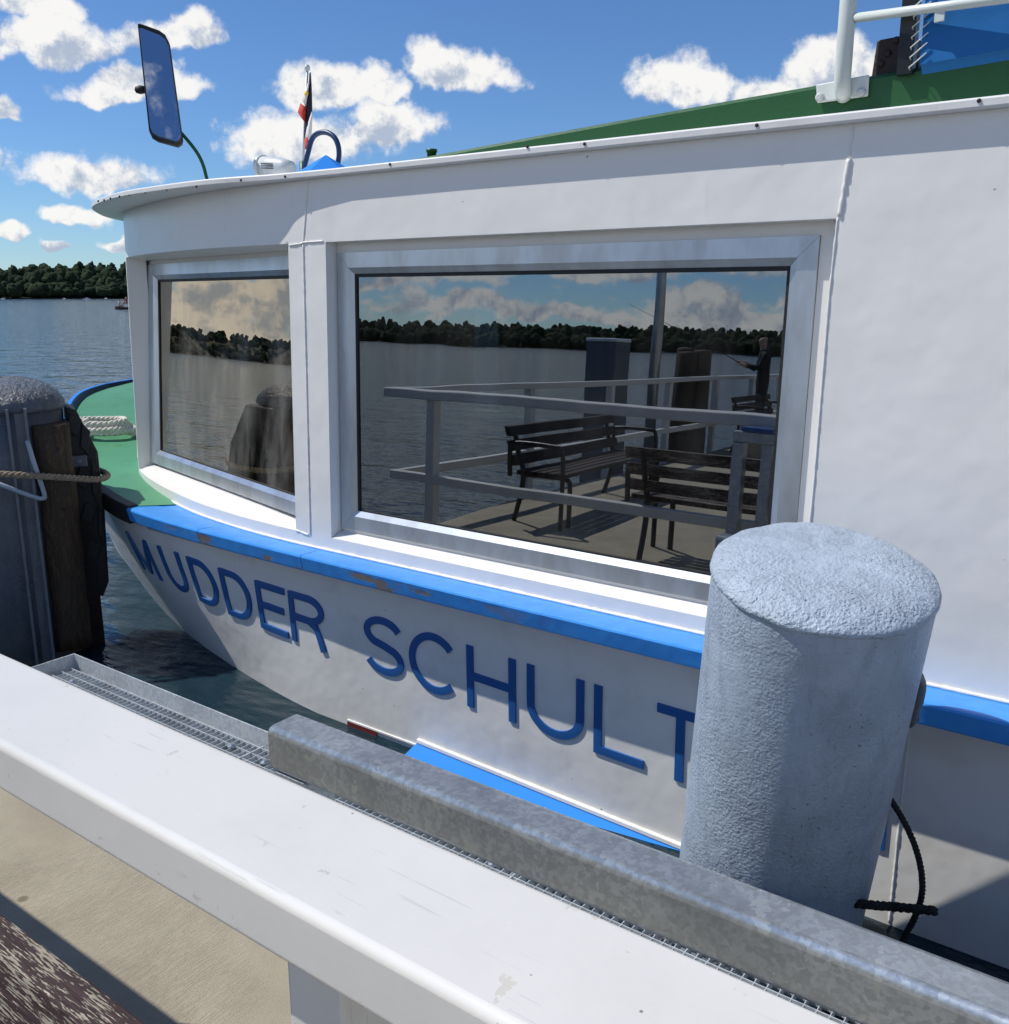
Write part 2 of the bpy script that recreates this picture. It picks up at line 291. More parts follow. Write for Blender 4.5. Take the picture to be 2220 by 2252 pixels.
# ------------------------------------------------------------------ mesh helpers
C = scn.collection
class MB:
    def __init__(s): s.v = []; s.f = []; s.sm = []
    def add(s, vs, fs, smooth=False):
        o = len(s.v); s.v += [V(p) for p in vs]; s.f += [tuple(i+o for i in f) for f in fs]; s.sm += [smooth]*len(fs); return s
    def hexa(s, p):   # 8 corners: bottom 0-3 ccw, top 4-7
        return s.add(p, [(3, 2, 1, 0), (4, 5, 6, 7), (0, 1, 5, 4), (1, 2, 6, 5), (2, 3, 7, 6), (3, 0, 4, 7)])
    def box(s, a, b):
        (x0, y0, z0), (x1, y1, z1) = a, b
        return s.hexa([(x0, y0, z0), (x1, y0, z0), (x1, y1, z0), (x0, y1, z0), (x0, y0, z1), (x1, y0, z1), (x1, y1, z1), (x0, y1, z1)])
    def obox(s, c, ax, ay, az):   # centre, half axes
        c, ax, ay, az = V(c), V(ax), V(ay), V(az)
        return s.hexa([c-ax-ay-az, c+ax-ay-az, c+ax+ay-az, c-ax+ay-az, c-ax-ay+az, c+ax-ay+az, c+ax+ay+az, c-ax+ay+az])
    def rings(s, rs, closed=True, caps=True, smooth=True):
        n = len(rs[0]); vs = [p for r in rs for p in r]; fs = []
        for i in range(len(rs)-1):
            for j in range(n if closed else n-1):
                a = i*n+j; b = i*n+(j+1) % n; fs.append((a, b, b+n, a+n))
        s.add(vs, fs, smooth)
        if caps and closed:
            o = len(s.v)-len(vs); s.f += [tuple(o+j for j in reversed(range(n))), tuple(o+(len(rs)-1)*n+j for j in range(n))]; s.sm += [False, False]
        return s
    def tube(s, path, r, n=10, caps=True):
        path = [V(p) for p in path]; rs = []; up = None
        for i, p in enumerate(path):
            t = (path[min(i+1, len(path)-1)]-path[max(i-1, 0)]).normalized()
            if up is None: up = V((0, 0, 1)) if abs(t.z) < .9 else V((1, 0, 0))
            a = t.cross(up).normalized(); up = a.cross(t).normalized(); rr = r[i] if isinstance(r, (list, tuple)) else r
            rs.append([p+a*math.cos(q)*rr+up*math.sin(q)*rr for q in [2*math.pi*j/n for j in range(n)]])
        return s.rings(rs, True, caps)
    def rope(s, path, r, pitch, strands=3, n=6):
        path = resample(path, pitch/10); frames = []; up = None
        for i, p in enumerate(path):
            t = (path[min(i+1, len(path)-1)]-path[max(i-1, 0)]).normalized()
            if up is None: up = V((0, 0, 1)) if abs(t.z) < .9 else V((1, 0, 0))
            a = t.cross(up).normalized(); up = a.cross(t).normalized(); frames.append((p, a, up))
        for k in range(strands):
            pts = [p+(a*math.cos(q)+u*math.sin(q))*r*.5 for (p, a, u), q in zip(frames, [i*2*math.pi/10+k*2*math.pi/strands for i in range(len(frames))])]
            s.tube(pts, r*.56, n)
        return s
    def lathe(s, prof, c, axis=V((0, 0, 1)), n=48, jit=None, smooth=True):
        axis = V(axis).normalized(); a = axis.orthogonal().normalized(); b = axis.cross(a); rs = []
        for i, (r, h) in enumerate(prof):
            rs.append([V(c)+axis*(h+(jit(i, j)[1] if jit else 0))+(a*math.cos(2*math.pi*j/n)+b*math.sin(2*math.pi*j/n))*(r*(jit(i, j)[0] if jit else 1)) for j in range(n)])
        return s.rings(rs, True, True, smooth)
    def build(s, name, mat, parent=None, bevel=0, seg=2, auto=None, kind=None):
        me = bpy.data.meshes.new(name); off = V((0, 0, 0)); q = parent
        while q is not None: off = off+V(q.location); q = q.parent
        me.from_pydata([tuple(p-off) for p in s.v], [], s.f)
        bm = bmesh.new(); bm.from_mesh(me); bmesh.ops.recalc_face_normals(bm, faces=bm.faces); bm.to_mesh(me); bm.free()
        for p, f in zip(me.polygons, s.sm): p.use_smooth = f
        if auto: me.set_sharp_from_angle(angle=R(auto))
        me.materials.append(MATS[mat]); o = bpy.data.objects.new(name, me); C.objects.link(o)
        if parent: o.parent = parent
        if bevel:
            b = o.modifiers.new('bevel', 'BEVEL'); b.width = bevel; b.segments = seg; b.limit_method = 'ANGLE'; b.angle_limit = R(40)
        if kind: o['kind'] = kind
        return o
def resample(path, step):
    path = [V(p) for p in path]; out = [path[0]]; acc = 0
    for a, b in zip(path, path[1:]):
        d = (b-a).length; t = step-acc
        while t <= d: out.append(a+(b-a)*(t/d)); t += step
        acc = (acc+d) % step
    return out
def curve(pts, n=10):
    pts = [V(p) for p in pts]; out = []
    for i in range(len(pts)-1):
        a, b, c, d = pts[max(i-1, 0)], pts[i], pts[i+1], pts[min(i+2, len(pts)-1)]
        for j in range(n):
            t = j/n; out.append(.5*((2*b)+(c-a)*t+(2*a-5*b+4*c-d)*t*t+(3*b-a-3*c+d)*t**3))
    return out+[pts[-1]]
def thing(name, label, cat, loc, group=None):
    o = bpy.data.objects.new(name, None); C.objects.link(o); o.location = loc; o['label'] = label; o['category'] = cat; o.empty_display_size = .1
    if group: o['group'] = group
    return o
def tag(o, label, cat, group=None):
    o['label'] = label; o['category'] = cat
    if group: o['group'] = group
    return o
def part(name, parent, **k):
    e = bpy.data.objects.new(name, None); C.objects.link(e); e.parent = parent; e.empty_display_size = .05; return e
def copy_tree(o, parent=None):
    c = o.copy(); C.objects.link(c); c.parent = parent
    for ch in list(o.children): copy_tree(ch, c)
    return c
def struct(o): o['kind'] = 'structure'; return o
def sweep_rect(pts, off_in, z0, z1, lean=0.0):
    """closed solid along a plan path [(x,y)]: outer side on the path, inner side off_in to the left of travel"""
    pass
def interp(kn, x):
    kn = sorted(kn)
    if x <= kn[0][0]: return kn[0][1]
    if x >= kn[-1][0]: return kn[-1][1]
    n = len(kn)
    for i in range(n-1):
        if kn[i][0] <= x <= kn[i+1][0]: break
    def sec(j): return (kn[j+1][1]-kn[j][1])/(kn[j+1][0]-kn[j][0])
    h = kn[i+1][0]-kn[i][0]; t = (x-kn[i][0])/h; m = []
    for j in (i, i+1):
        if j in (0, n-1): m.append(sec(min(j, n-2)))
        else:
            a, b = sec(j-1), sec(j); m.append(0 if a*b <= 0 else 2*a*b/(a+b))
    return (2*t**3-3*t*t+1)*kn[i][1]+(t**3-2*t*t+t)*h*m[0]+(-2*t**3+3*t*t)*kn[i+1][1]+(t**3-t*t)*h*m[1]

ZW, ZDK = -EYE, -1.65            # lake surface and jetty deck, relative to the eye
# ------------------------------------------------------------------ lake, far shore
def lake():
    m = MB(); S = 3000; m.add([(-S, -S, ZW), (S, -S, ZW), (S, S, ZW), (-S, S, ZW)], [(0, 1, 2, 3)]); struct(m.build('lake_water', 'water'))
    bed = MB()
lake()
def shore_r(az):   # metres from the jetty to the far bank, by bearing (deg, 180 = -x)
    return interp([(100, 640), (140, 600), (165, 560), (182, 620), (190, 1000), (204, 1300), (216, 1000), (226, 620), (245, 540), (270, 430), (300, 420), (330, 500)], az)
def hill_h(az):    # ground height behind the bank
    return interp([(100, 6), (140, 10), (148, 10), (155, 5.5), (165, 4), (180, 10), (192, 20), (205, 10), (218, 4), (250, 4), (270, 6), (300, 3), (330, 3)], az)
def shores():
    m = MB(); row = []
    for a in range(98, 333, 2):
        r = shore_r(a); h = hill_h(a); c, s = math.cos(R(a)), math.sin(R(a))
        row.append([V((c*(r+d), s*(r+d), ZW+z)) for d, z in ((-4, -1), (0, .35), (10, 1.2), (50, h*.7+1), (130, h+1.5), (420, h+2))])
    n = 6; vs = [p for q in row for p in q]; fs = [(i*n+j, i*n+j+1, (i+1)*n+j+1, (i+1)*n+j) for i in range(len(row)-1) for j in range(n-1)]
    m.add(vs, fs, True); struct(m.build('far_shore_terrain', 'shore_ground'))
    import numpy as np
    from mathutils import noise as mn_
    rng = np.random.default_rng(3); tmpl = []
    for q in range(14):
        bm = bmesh.new(); bmesh.ops.create_icosphere(bm, subdivisions=2, radius=1)
        for v in bm.verts: v.co *= 1+.42*mn_.noise(v.co*1.6+V((q*5.1, 0, 0)))+.30*mn_.noise(v.co*3.9+V((0, q*3.3, 0)))
        tmpl.append((np.array([v.co[:] for v in bm.verts]), np.array([[v.index for v in f.verts] for f in bm.faces]))); bm.free()
    Vs = []; Fs = []; off = 0; az = 100.
    def lobe(c, sx, sz):
        nonlocal off
        v, f = tmpl[rng.integers(14)]; a = rng.uniform(0, 6.28); ca, sa = math.cos(a), math.sin(a); m_ = np.array([[ca, -sa, 0], [sa, ca, 0], [0, 0, 1]])
        Vs.append((v@m_.T)*np.array([sx, sx, sz])+np.array(c)); Fs.append(f+off); off += len(v)
    while az < 331:
        r0 = shore_r(az); h = hill_h(az); far = not (140 < az < 162)
        for rowi, d in enumerate((2, 9, 20, 36, 56, 82, 112)):
            if far and rowi in (3, 5): continue
            a = R(az+rng.uniform(-.3, .3)); rr = r0+d+rng.uniform(-5, 5)
            g_ = ZW+interp([(0, .4), (10, 1.2), (50, h*.7+1), (130, h+1.5)], d)
            H = rng.uniform(7.5, 12.5)*(1.1 if rowi > 1 else .72)*(.8 if 183 < az < 214 else 1); W = rng.uniform(2.6, 4.6); x, y = math.cos(a)*rr, math.sin(a)*rr
            lobe((x, y, g_+H*.42), W*.95, H*.42); lobe((x+rng.normal()*W*.35, y+rng.normal()*W*.35, g_+H*.70), W*.66, H*.27)
            if not far: lobe((x+rng.normal()*W*.5, y+rng.normal()*W*.5, g_+H*.5), W*.6, H*.25)
        az += (.22 if 183 < az < 214 else .34) if far else .27
    Va = np.concatenate(Vs); Fa = np.concatenate(Fs); me = bpy.data.meshes.new('far_forest'); nf = len(Fa)
    me.vertices.add(len(Va)); me.vertices.foreach_set('co', Va.astype(np.float32).ravel()); me.loops.add(nf*3); me.loops.foreach_set('vertex_index', Fa.astype(np.int32).ravel())
    me.polygons.add(nf); me.polygons.foreach_set('loop_start', np.arange(0, nf*3, 3, dtype=np.int32)); me.update(calc_edges=True); me.validate(); me.materials.append(MATS['foliage'])
    o = bpy.data.objects.new('far_forest', me); C.objects.link(o); o['kind'] = 'stuff'; o['label'] = 'dark green forest along the far shore of the lake'; o['category'] = 'forest'
shores()

# ------------------------------------------------------------------ the boat
CY = 5.5
GUN = [(9, 2.85), (-2.1, 2.85), (-3.08, 2.857), (-4.08, 2.88), (-4.82, 2.945), (-5.2, 3.03), (-6, 3.30), (-7, 3.80), (-7.9, 4.42), (-8.4, 5.0), (-8.6, 5.5)]
ZD = [(9, -1.196), (-4.5, -1.196), (-5.5, -1.17), (-7, -1.03), (-8, -.9), (-8.6, -.87)]
OFF = [(9, .165), (-2.5, .165), (-3.5, .14), (-4.8, .065), (-8.6, .05)]
WL = [(9, 3.03), (-2.8, 3.03), (-3.34, 3.03), (-3.56, 3.05), (-4.08, 3.14), (-4.52, 3.24), (-4.86, 3.33), (-5.37, 3.5), (-6.44, 3.94), (-7.42, 4.38), (-8.2, 5.0), (-8.35, 5.5)]
def hullY(x, z):
    zt = interp(ZD, x)-.08; t = interp(GUN, x)+interp(OFF, x); w = interp(WL, x); s = (zt-z)/(zt-ZW); return t+(w-t)*(max(s, 0)**1.25)
XS = [9, 6, 3, 1, 0, -.5, -1, -1.5, -2]+[-2.2-.2*i for i in range(32)]+[-8.45, -8.53, -8.58]
TL = math.tan(R(1.8)); Z0 = -.45
def lean(z): return TL*(z-Z0)
boat = thing('passenger_boat', 'white passenger boat with blue gunwale, green foredeck and blue name letters on its bow', 'boat', (-2, 5.5, ZW))
def build_hull():
    m = MB(); row = []
    for x in XS:
        zt = interp(ZD, x)-.075; pts = []
        for i in range(11):
            z = zt+(ZW-.35-zt)*i/10; pts.append(V((x, hullY(x, z), z)))
        row.append(pts)
    n = 11; nr = []
    for pts in row: nr.append(pts)
    st = [V((-8.6+.25*(i/10)**1.2, CY, interp(ZD, -8.6)-.075+(ZW-.35-(interp(ZD, -8.6)-.075))*i/10)) for i in range(11)]
    nr.append(st)
    for pts in reversed(row): nr.append([V((p.x, 2*CY-p.y, p.z)) for p in pts])
    vs = [p for r in nr for p in r]; fs = [(i*n+j, i*n+j+1, (i+1)*n+j+1, (i+1)*n+j) for i in range(len(nr)-1) for j in range(n-1)]
    m.add(vs, fs, True); m.add([r for r in row[0]]+[V((p.x, 2*CY-p.y, p.z)) for p in reversed(row[0])], [tuple(range(22))])
    return m.build('hull', 'white_hull', boat)
hull = build_hull()
def gun_sweep(name, mat, xs, prof, parent, far=False, smooth=False):
    """prof: list of (inset from gunwale line, dz from deck)"""
    m = MB(); rs = []
    for x in xs:
        e = .01; nx = interp(GUN, x+e)-interp(GUN, x-e); t = V((2*e, nx, 0)).normalized(); nrm = V((-t.y, t.x, 0))   # inboard
        p = V((x, interp(GUN, x), interp(ZD, x)))
        rs.append([p+nrm*a+zz*b for a, b in prof])
        if far: rs[-1] = [V((q.x, 2*CY-q.y, q.z)) for q in rs[-1]]
    m.rings(rs, True, True, smooth); return m.build(name, mat, parent)
xb = [9, 5, 2, 0]+[-.4*i for i in range(1, 12)]+[-4.6, -4.72, -4.82]
rp = [(.16, .0), (.012, .0), (.004, -.003), (0, -.010), (.014, -.072), (.018, -.079), (.026, -.082), (.17, -.082)]
# gunwale in three welded lengths, with a hairline between
def seg_x(a, b, n): return [a+(b-a)*i/n for i in range(n+1)]
for a, b, n in ((9, -.555, 6), (-.559, -3.266, 10), (-3.271, -4.073, 5), (-4.078, -4.82, 8)):
    gun_sweep('gunwale', 'blue_gunwale', seg_x(a, b, n), rp, boat)
gun_sweep('gunwale', 'blue_gunwale', seg_x(9, -4.82, 20), rp, boat, True)
xbow = [-4.823]+[-5-.2*i for i in range(18)]+[-8.5, -8.56, -8.595]
bowp = [(.07, .012), (.012, .012), (0, 0), (0, -.085), (.012, -.095), (.07, -.095)]
gun_sweep('bow_fender', 'black_rubber', xbow, bowp, boat); gun_sweep('bow_fender', 'black_rubber', xbow, bowp, boat, True)
lp = [(.075, .05), (.02, .05), (.015, .013), (.08, .013)]
gun_sweep('bow_lip', 'blue_hood', [-6.6-.1*i for i in range(20)]+[-8.57], [(.04, .05), (.01, .05), (.008, .013), (.045, .013)], boat)
gun_sweep('bow_lip', 'blue_hood', [-6.6-.1*i for i in range(20)]+[-8.57], [(.04, .05), (.01, .05), (.008, .013), (.045, .013)], boat, True)
gun_sweep('lip_inner_shade', 'black_rubber', [-6.6-.1*i for i in range(20)]+[-8.57], [(.075, .012), (.052, .046), (.046, .046), (.046, .008)], boat)  # black strip painting in the shade on the lip's inner side
# the deck: green sheet inside the outline, from the blue margin forward
def deck():
    m = MB(); xs = [-4.62, -4.7]+[-4.8-.15*i for i in range(25)]+[-8.5, -8.57]; vs = []; fs = []
    for i, x in enumerate(xs):
        y = interp(GUN, x)+.03; z = interp(ZD, x)+.004; y0 = y
        if x > -4.81: y0 = y+(x+4.82)*1.3+.02    # slanting colour edge between blue margin and green deck
        for k in range(5):
            yy = y0+(2*CY-y-y0)*k/4; vs.append(V((x, yy, z+.03*math.sin(math.pi*k/4))))
    n = 5; fs = [(i*n+j, i*n+j+1, (i+1)*n+j+1, (i+1)*n+j) for i in range(len(xs)-1) for j in range(n-1)]
    m.add(vs, fs, True); return m.build('foredeck', 'green_deck', boat)
deck()
m = MB(); vs = []
xs = seg_x(-3.1, -4.85, 14); m.rings([[V((x, interp(GUN, x)+.10, -1.1965)), V((x, 3.9, -1.1965)), V((x, 3.9, -1.22)), V((x, interp(GUN, x)+.10, -1.22))] for x in xs], True, True, False)
m.build('side_deck', 'blue_gunwale', boat)

# cabin ------------------------------------------------------------
CAB = [(9, 3.02), (-3.30, 3.02), (-3.55, 3.026), (-3.8, 3.042), (-4.3, 3.112), (-4.73, 3.222), (-5.2, 3.378), (-5.61, 3.565), (-5.78, 3.70), (-5.90, 3.90), (-6.0, 4.35), (-6.06, 4.9), (-6.08, 5.5)]
def cab_path(x0, x1):
    pts = [V((x0, interp(CAB, x0), 0))]
    steps = [p for p in [-3.3-.1*i for i in range(28)] if x1 < p < x0]+[x1]
    for x in steps: pts.append(V((x, interp(CAB, x), 0)))
    return pts
def front_path():   # corner round to the centre line, then mirrored aft
    half = [V((x, interp(CAB, x), 0)) for x in [-3.3-.1*i for i in range(24)]]+[V((a, b, 0)) for a, b in CAB[8:]]
    return half
def band(name, pts, z0, z1, th, mat, parent, z0b=None, nolean=False):
    m = MB(); rs = []
    for i, p in enumerate(pts):
        a = pts[max(i-1, 0)]; b = pts[min(i+1, len(pts)-1)]; t = (b-a).normalized(); nin = V((t.y, -t.x, 0))
        if nin.dot(V((-2, CY, 0))-p) < 0: nin = -nin
        def q(z, d): return V((p.x, p.y+(0 if nolean else lean(z)*(1 if p.y < CY else -1)), z))+nin*d
        rs.append([q(z0, 0), q(z1, 0), q(z1, th), q(z0, th)])
    m.rings(rs, True, True, False)
    for i, f in enumerate(m.f): m.sm[i] = len(f) == 4
    return m.build(name, mat, parent, auto=30)
def mirr(pts): return [V((p.x, 2*CY-p.y, 0)) for p in reversed(pts)]
near = [V((9, 3.02, 0)), V((-.95, 3.02, 0)), V((-3.2, 3.02, 0))]+front_path()
full = near+mirr(near)
band('cabin_header', full, .23, .503, .09, 'white_cabin', boat)
band('cabin_coaming', full, -1.197, -1.13, .10, 'white_cabin', boat)
band('side_panel', [V((9, 3.02, 0)), V((-.94, 3.02, 0))], -1.13, .23, .09, 'white_cabin', boat)
band('mullion', [V((-3.2, 3.02, 0)), V((-3.3, 3.02, 0)), V((-3.45, 3.0225, 0))], -1.13, .23, .12, 'white_cabin', boat)
cp = [V((x, interp(CAB, x), 0)) for x in (-5.575, -5.60, -5.63, -5.67, -5.72, -5.78)]+[V((-5.86, 3.82, 0)), V((-5.90, 3.90, 0))]
band('corner_post', cp, -1.13, .23, .12, 'white_cabin', boat)
band('added_dark_lining', [V((-5.36, 3.69, 0)), V((-5.45, 3.73, 0)), V((-5.55, 3.80, 0)), V((-5.66, 3.93, 0)), V((-5.72, 4.1, 0))], -1.13, .40, .03, 'dark_interior', boat)  # added dark band, keeps the sunlit post from showing through the glass
band('far_side_wall', mirr(near[:-6]), -1.13, .23, .09, 'white_cabin', boat)
band('front_mullion', [V((-6.06, 5.38, 0)), V((-6.08, 5.5, 0)), V((-6.06, 5.62, 0))], -1.13, .23, .1, 'white_cabin', boat)
# window recess floors and heads
def strip(name, outer, inner, zo, zi, mat, dz=.02):
    m = MB(); rs = [[V((a.x, a.y+lean(zo), zo)), V((b.x, b.y+lean(zi), zi)), V((b.x, b.y+lean(zi), zi-dz)), V((a.x, a.y+lean(zo), zo-dz))] for a, b in zip(outer, inner)]
    m.rings(rs, True, True, False); return m.build(name, mat, boat)
strip('window_sill', [V((-3.198, 3.023, 0)), V((-.942, 3.023, 0))], [V((-3.198, 3.13, 0)), V((-.942, 3.13, 0))], -1.129, -1.093, 'white_sill')
fo = [V((x, interp(CAB, x)+.003, 0)) for x in [-3.452-.1*i for i in range(21)]+[-5.53]]
CH = lambda x: 3.147+.25*(-3.62-x)      # plan line of the flat front-quarter window
fi = [V((x, CH(x)+.06, 0)) for x in [p.x for p in fo]]
strip('window_sill', fo, fi, -1.129, -1.09, 'white_sill')
strip('window_head', fo, fi, .249, .232, 'white_cabin'); strip('window_head', [V((-3.198, 3.023, 0)), V((-.942, 3.023, 0))], [V((-3.198, 3.13, 0)), V((-.942, 3.13, 0))], .249, .249, 'white_cabin')

FT = math.tan(R(4.5)); UPF = V((0, FT, 1)).normalized()
def window(name, O, U, Vv, u0, u1, v0, v1, w, glassmat, parent, wl=None):
    """flat window in a plane: O origin, U along, Vv up, outward normal Nn; frame of four mitred bars, gasket, pane"""
    U = V(U).normalized(); Vv = V(Vv).normalized(); Nn = Vv.cross(U).normalized()
    if Nn.y > 0: Nn = -Nn
    P = lambda u, v, d: V(O)+U*u+Vv*v+Nn*d
    root = part(name, parent); wl = wl or w
    cor = [(u0, v0), (u1, v0), (u1, v1), (u0, v1)]; inn = [(u0+wl, v0+w), (u1-w, v0+w), (u1-w, v1-w), (u0+wl, v1-w)]
    mid = [(u0+wl*.72, v0+w*.72), (u1-w*.72, v0+w*.72), (u1-w*.72, v1-w*.72), (u0+wl*.72, v1-w*.72)]
    for i in range(4):
        j = (i+1) % 4; a, b, c, d = cor[i], cor[j], mid[j], mid[i]; e, f = inn[j], inn[i]; m = MB()
        g = .0006; t = ((V((b[0], b[1], 0))-V((a[0], a[1], 0))).normalized())*g
        S = lambda q, s: (q[0]+t.x*s, q[1]+t.y*s)
        pts = [P(*S(a, 1), 0), P(*S(b, -1), 0), P(*S(a, 1), .022), P(*S(b, -1), .022), P(*S(c, -1), .022), P(*S(d, 1), .022), P(*S(e, -1), .006), P(*S(f, 1), .006), P(*S(e, -1), 0), P(*S(f, 1), 0)]
        m.add(pts, [(0, 1, 3, 2), (2, 3, 4, 5), (5, 4, 6, 7), (7, 6, 8, 9), (9, 8, 1, 0), (1, 8, 6, 4, 3), (0, 2, 5, 7, 9)]); m.build('frame_bar', 'aluminium', root)
    m = MB(); a0, b0, a1, b1 = u0+wl, v0+w, u1-w, v1-w; g = .011
    for q in ((a0-.002, b0-.002, a0+g, b1+.002), (a1-g, b0-.002, a1+.002, b1+.002), (a0+g, b0-.002, a1-g, b0+.006), (a0+g, b1-g-.004, a1-g, b1+.002)):
        m.hexa([P(q[0], q[1], -.012), P(q[2], q[1], -.012), P(q[2], q[3], -.012), P(q[0], q[3], -.012), P(q[0], q[1], .004), P(q[2], q[1], .004), P(q[2], q[3], .004), P(q[0], q[3], .004)])
    m.build('gasket', 'black_rubber', root)
    m = MB(); m.hexa([P(a0, b0, -.010), P(a1, b0, -.010), P(a1, b1, -.010), P(a0, b1, -.010), P(a0, b0, -.003), P(a1, b0, -.003), P(a1, b1, -.003), P(a0, b1, -.003)]); m.build('pane', glassmat, root)
    return P
UPL = V((0, TL, 1)).normalized()
# big side window: plane y = 3.1 + lean
OB = V((0, 3.10+lean(0), 0))
PB = window('side_window', OB, (1, 0, 0), UPL, -3.187, -1.008, -1.09, .184, .092, 'window_glass', boat)
m = MB()
for a, b, c, d in ((-3.199, -3.188, -1.10, .24), (-1.007, -.941, -1.10, .24), (-3.188, -1.007, .185, .245), (-3.188, -1.007, -1.12, -1.091)):
    p = [PB(a, c, -.02), PB(b, c, -.02), PB(b, d, -.02), PB(a, d, -.02), PB(a, c, .010), PB(b, c, .010), PB(b, d, .010), PB(a, d, .010)]; m.hexa(p)
m.build('window_rebate', 'white_sill', boat)
# front-quarter window
UF = V((-1, .25, 0)).normalized(); OF = V((-3.36, CH(-3.36)-.02+FT*1.09, 0))
PF = window('quarter_window', OF, -UF, UPF, -2.225, .06, -1.09, .186, .092, 'bronze_glass', boat, .135)
m = MB()
for a, b, c, d in ((-2.40, .05, .187, .245), (-2.52, -2.226, -1.10, .24)):
    p = [PF(a, c, -.02), PF(b, c, -.02), PF(b, d, -.02), PF(a, d, -.02), PF(a, c, .008), PF(b, c, .008), PF(b, d, .008), PF(a, d, .008)]; m.hexa(p)
m.build('window_rebate', 'white_sill', boat)
m = MB()
for s in (1, -1):
    p = [(-5.97, 3.95), (-6.055, 5.40)] if s == 1 else [(-6.055, 5.60), (-5.97, 7.05)]
    m.hexa([V((p[0][0], p[0][1], -1.13)), V((p[1][0], p[1][1], -1.13)), V((p[1][0]+.01, p[1][1], -1.13)), V((p[0][0]+.01, p[0][1], -1.13))]+[V((x, y, .23)) for x, y in (p[0], p[1], (p[1][0]+.01, p[1][1]), (p[0][0]+.01, p[0][1]))])
m.build('windscreen', 'window_glass', boat)
# interior: dark saloon floor, seat backs, a scalloped curtain edge behind the glass
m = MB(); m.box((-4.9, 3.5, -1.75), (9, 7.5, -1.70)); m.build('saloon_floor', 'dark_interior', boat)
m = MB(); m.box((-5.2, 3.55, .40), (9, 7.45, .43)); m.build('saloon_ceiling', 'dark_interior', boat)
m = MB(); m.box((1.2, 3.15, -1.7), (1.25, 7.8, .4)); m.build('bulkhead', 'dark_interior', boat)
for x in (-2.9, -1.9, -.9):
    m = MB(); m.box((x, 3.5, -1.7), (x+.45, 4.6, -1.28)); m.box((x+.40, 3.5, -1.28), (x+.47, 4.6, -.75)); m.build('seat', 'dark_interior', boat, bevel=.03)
m = MB(); n = 30
for i in range(n):
    x0 = -3.05+i*.045; m.add([(x0, 3.30, .02), (x0+.045, 3.30, .02), (x0+.0225, 3.30, -.055)], [(0, 1, 2)]); m.add([(x0, 3.302, .10), (x0+.045, 3.302, .10), (x0+.045, 3.302, .02), (x0, 3.302, .02)], [(0, 1, 2, 3)])
m.build('curtain_edge', 'paper', boat)
m = MB(); m.box((-2.98, 3.28, -.62), (-2.55, 3.284, -.02)); m.build('notice_sheet', 'paper', boat)

rnd = random.Random(31); cpts = resample([V((p.x, p.y+lean(-1.19)-.004, -1.192)) for p in [V((9, 3.02, 0)), V((-3.2, 3.02, 0))]+front_path()[:24]], .02)
m = MB(); m.tube(cpts, [.0075*rnd.uniform(.7, 1.25) for _ in cpts], 6); m.build('caulk_bead', 'white_sill', boat)
# weld beads, drawn as thin raised runs of paint
def bead(pts, r=.004):
    rnd = random.Random(len(pts)); m = MB(); q = resample(pts, .012); m.tube(q, [r*rnd.uniform(.75, 1.35) for _ in q], 6); m.build('weld_bead', 'white_cabin', boat)
wl = lambda x, z, d=.001: V((x, interp(CAB, x)+lean(z)-d, z))
bead([wl(-3.345, z) for z in (-1.135, -.8, -.4, 0, .23)]); bead([wl(-3.345, .23), wl(-3.30, .50)], .003)
bead([wl(-3.345, .232), wl(-3.21, .234)], .0042); bead([wl(-3.345, .228), wl(-3.45, .222)], .0045); bead([wl(-3.45, -1.128), wl(-3.345, -1.14)], .004)
bead([wl(-.933, .235), wl(-.925, .33), wl(-.918, .41)], .007); bead([wl(-.918, .41), wl(-.915, .50)], .003); bead([wl(-.938, .23), wl(-.943, 0), wl(-.94, -.6), wl(-.945, -1.12)], .0035)

# roof
RO = [(9, 3.01), (-1, 3.01), (-2.5, 3.01), (-3.1, 3.008), (-3.45, 2.99), (-3.62, 2.962), (-3.80, 2.935), (-4.0, 2.93), (-4.35, 2.955), (-4.7, 3.005), (-5.13, 3.14), (-5.46, 3.295), (-5.77, 3.52), (-6.03, 3.76), (-6.3, 4.13), (-6.52, 4.6), (-6.66, 5.1), (-6.7, 5.5)]
def roof():
    pts = curve([V((a, b, 0)) for a, b in RO[3:]], 4); pts = [V((9, 3.01, 0)), V((-1, 3.01, 0)), V((-2.5, 3.01, 0))]+pts
    ring = pts+[V((p.x, 2*CY-p.y, 0)) for p in reversed(pts[:-1])]
    m = MB(); rs = []
    for d, z in ((.06, .5035), (.006, .5035), (0, .508), (0, .526), (.006, .532), (.05, .535)):
        r = []
        for i, p in enumerate(ring):
            a = ring[max(i-1, 0)]; b = ring[min(i+1, len(ring)-1)]; t = (b-a).normalized(); nin = V((t.y, -t.x, 0))
            if nin.dot(V((-2, CY, 0))-p) < 0: nin = -nin
            r.append(p+nin*d+zz*z)
        rs.append(r)
    m.rings(rs, True, False, True); n = len(ring); top = rs[-1]; bot = rs[0]; h = len(pts)
    for src, dz, fl in ((top, .07, 1), (bot, 0, -1)):
        vs = []; fs = []
        for i in range(h-1):
            a = src[i]; b = src[n-1-i]; vs += [a+(b-a)*k/6+zz*dz*math.sin(math.pi*k/6) for k in range(7)]
        vs.append(src[h-1]); 
        for i in range(h-2):
            for k in range(6): fs.append((i*7+k, i*7+k+1, (i+1)*7+k+1, (i+1)*7+k))
        o = (h-2)*7; fs += [(o+k, o+k+1, len(vs)-1) for k in range(6)]
        m.add(vs, fs, True)
    return m.build('roof', 'white_roof', boat, auto=40)
rf = roof()
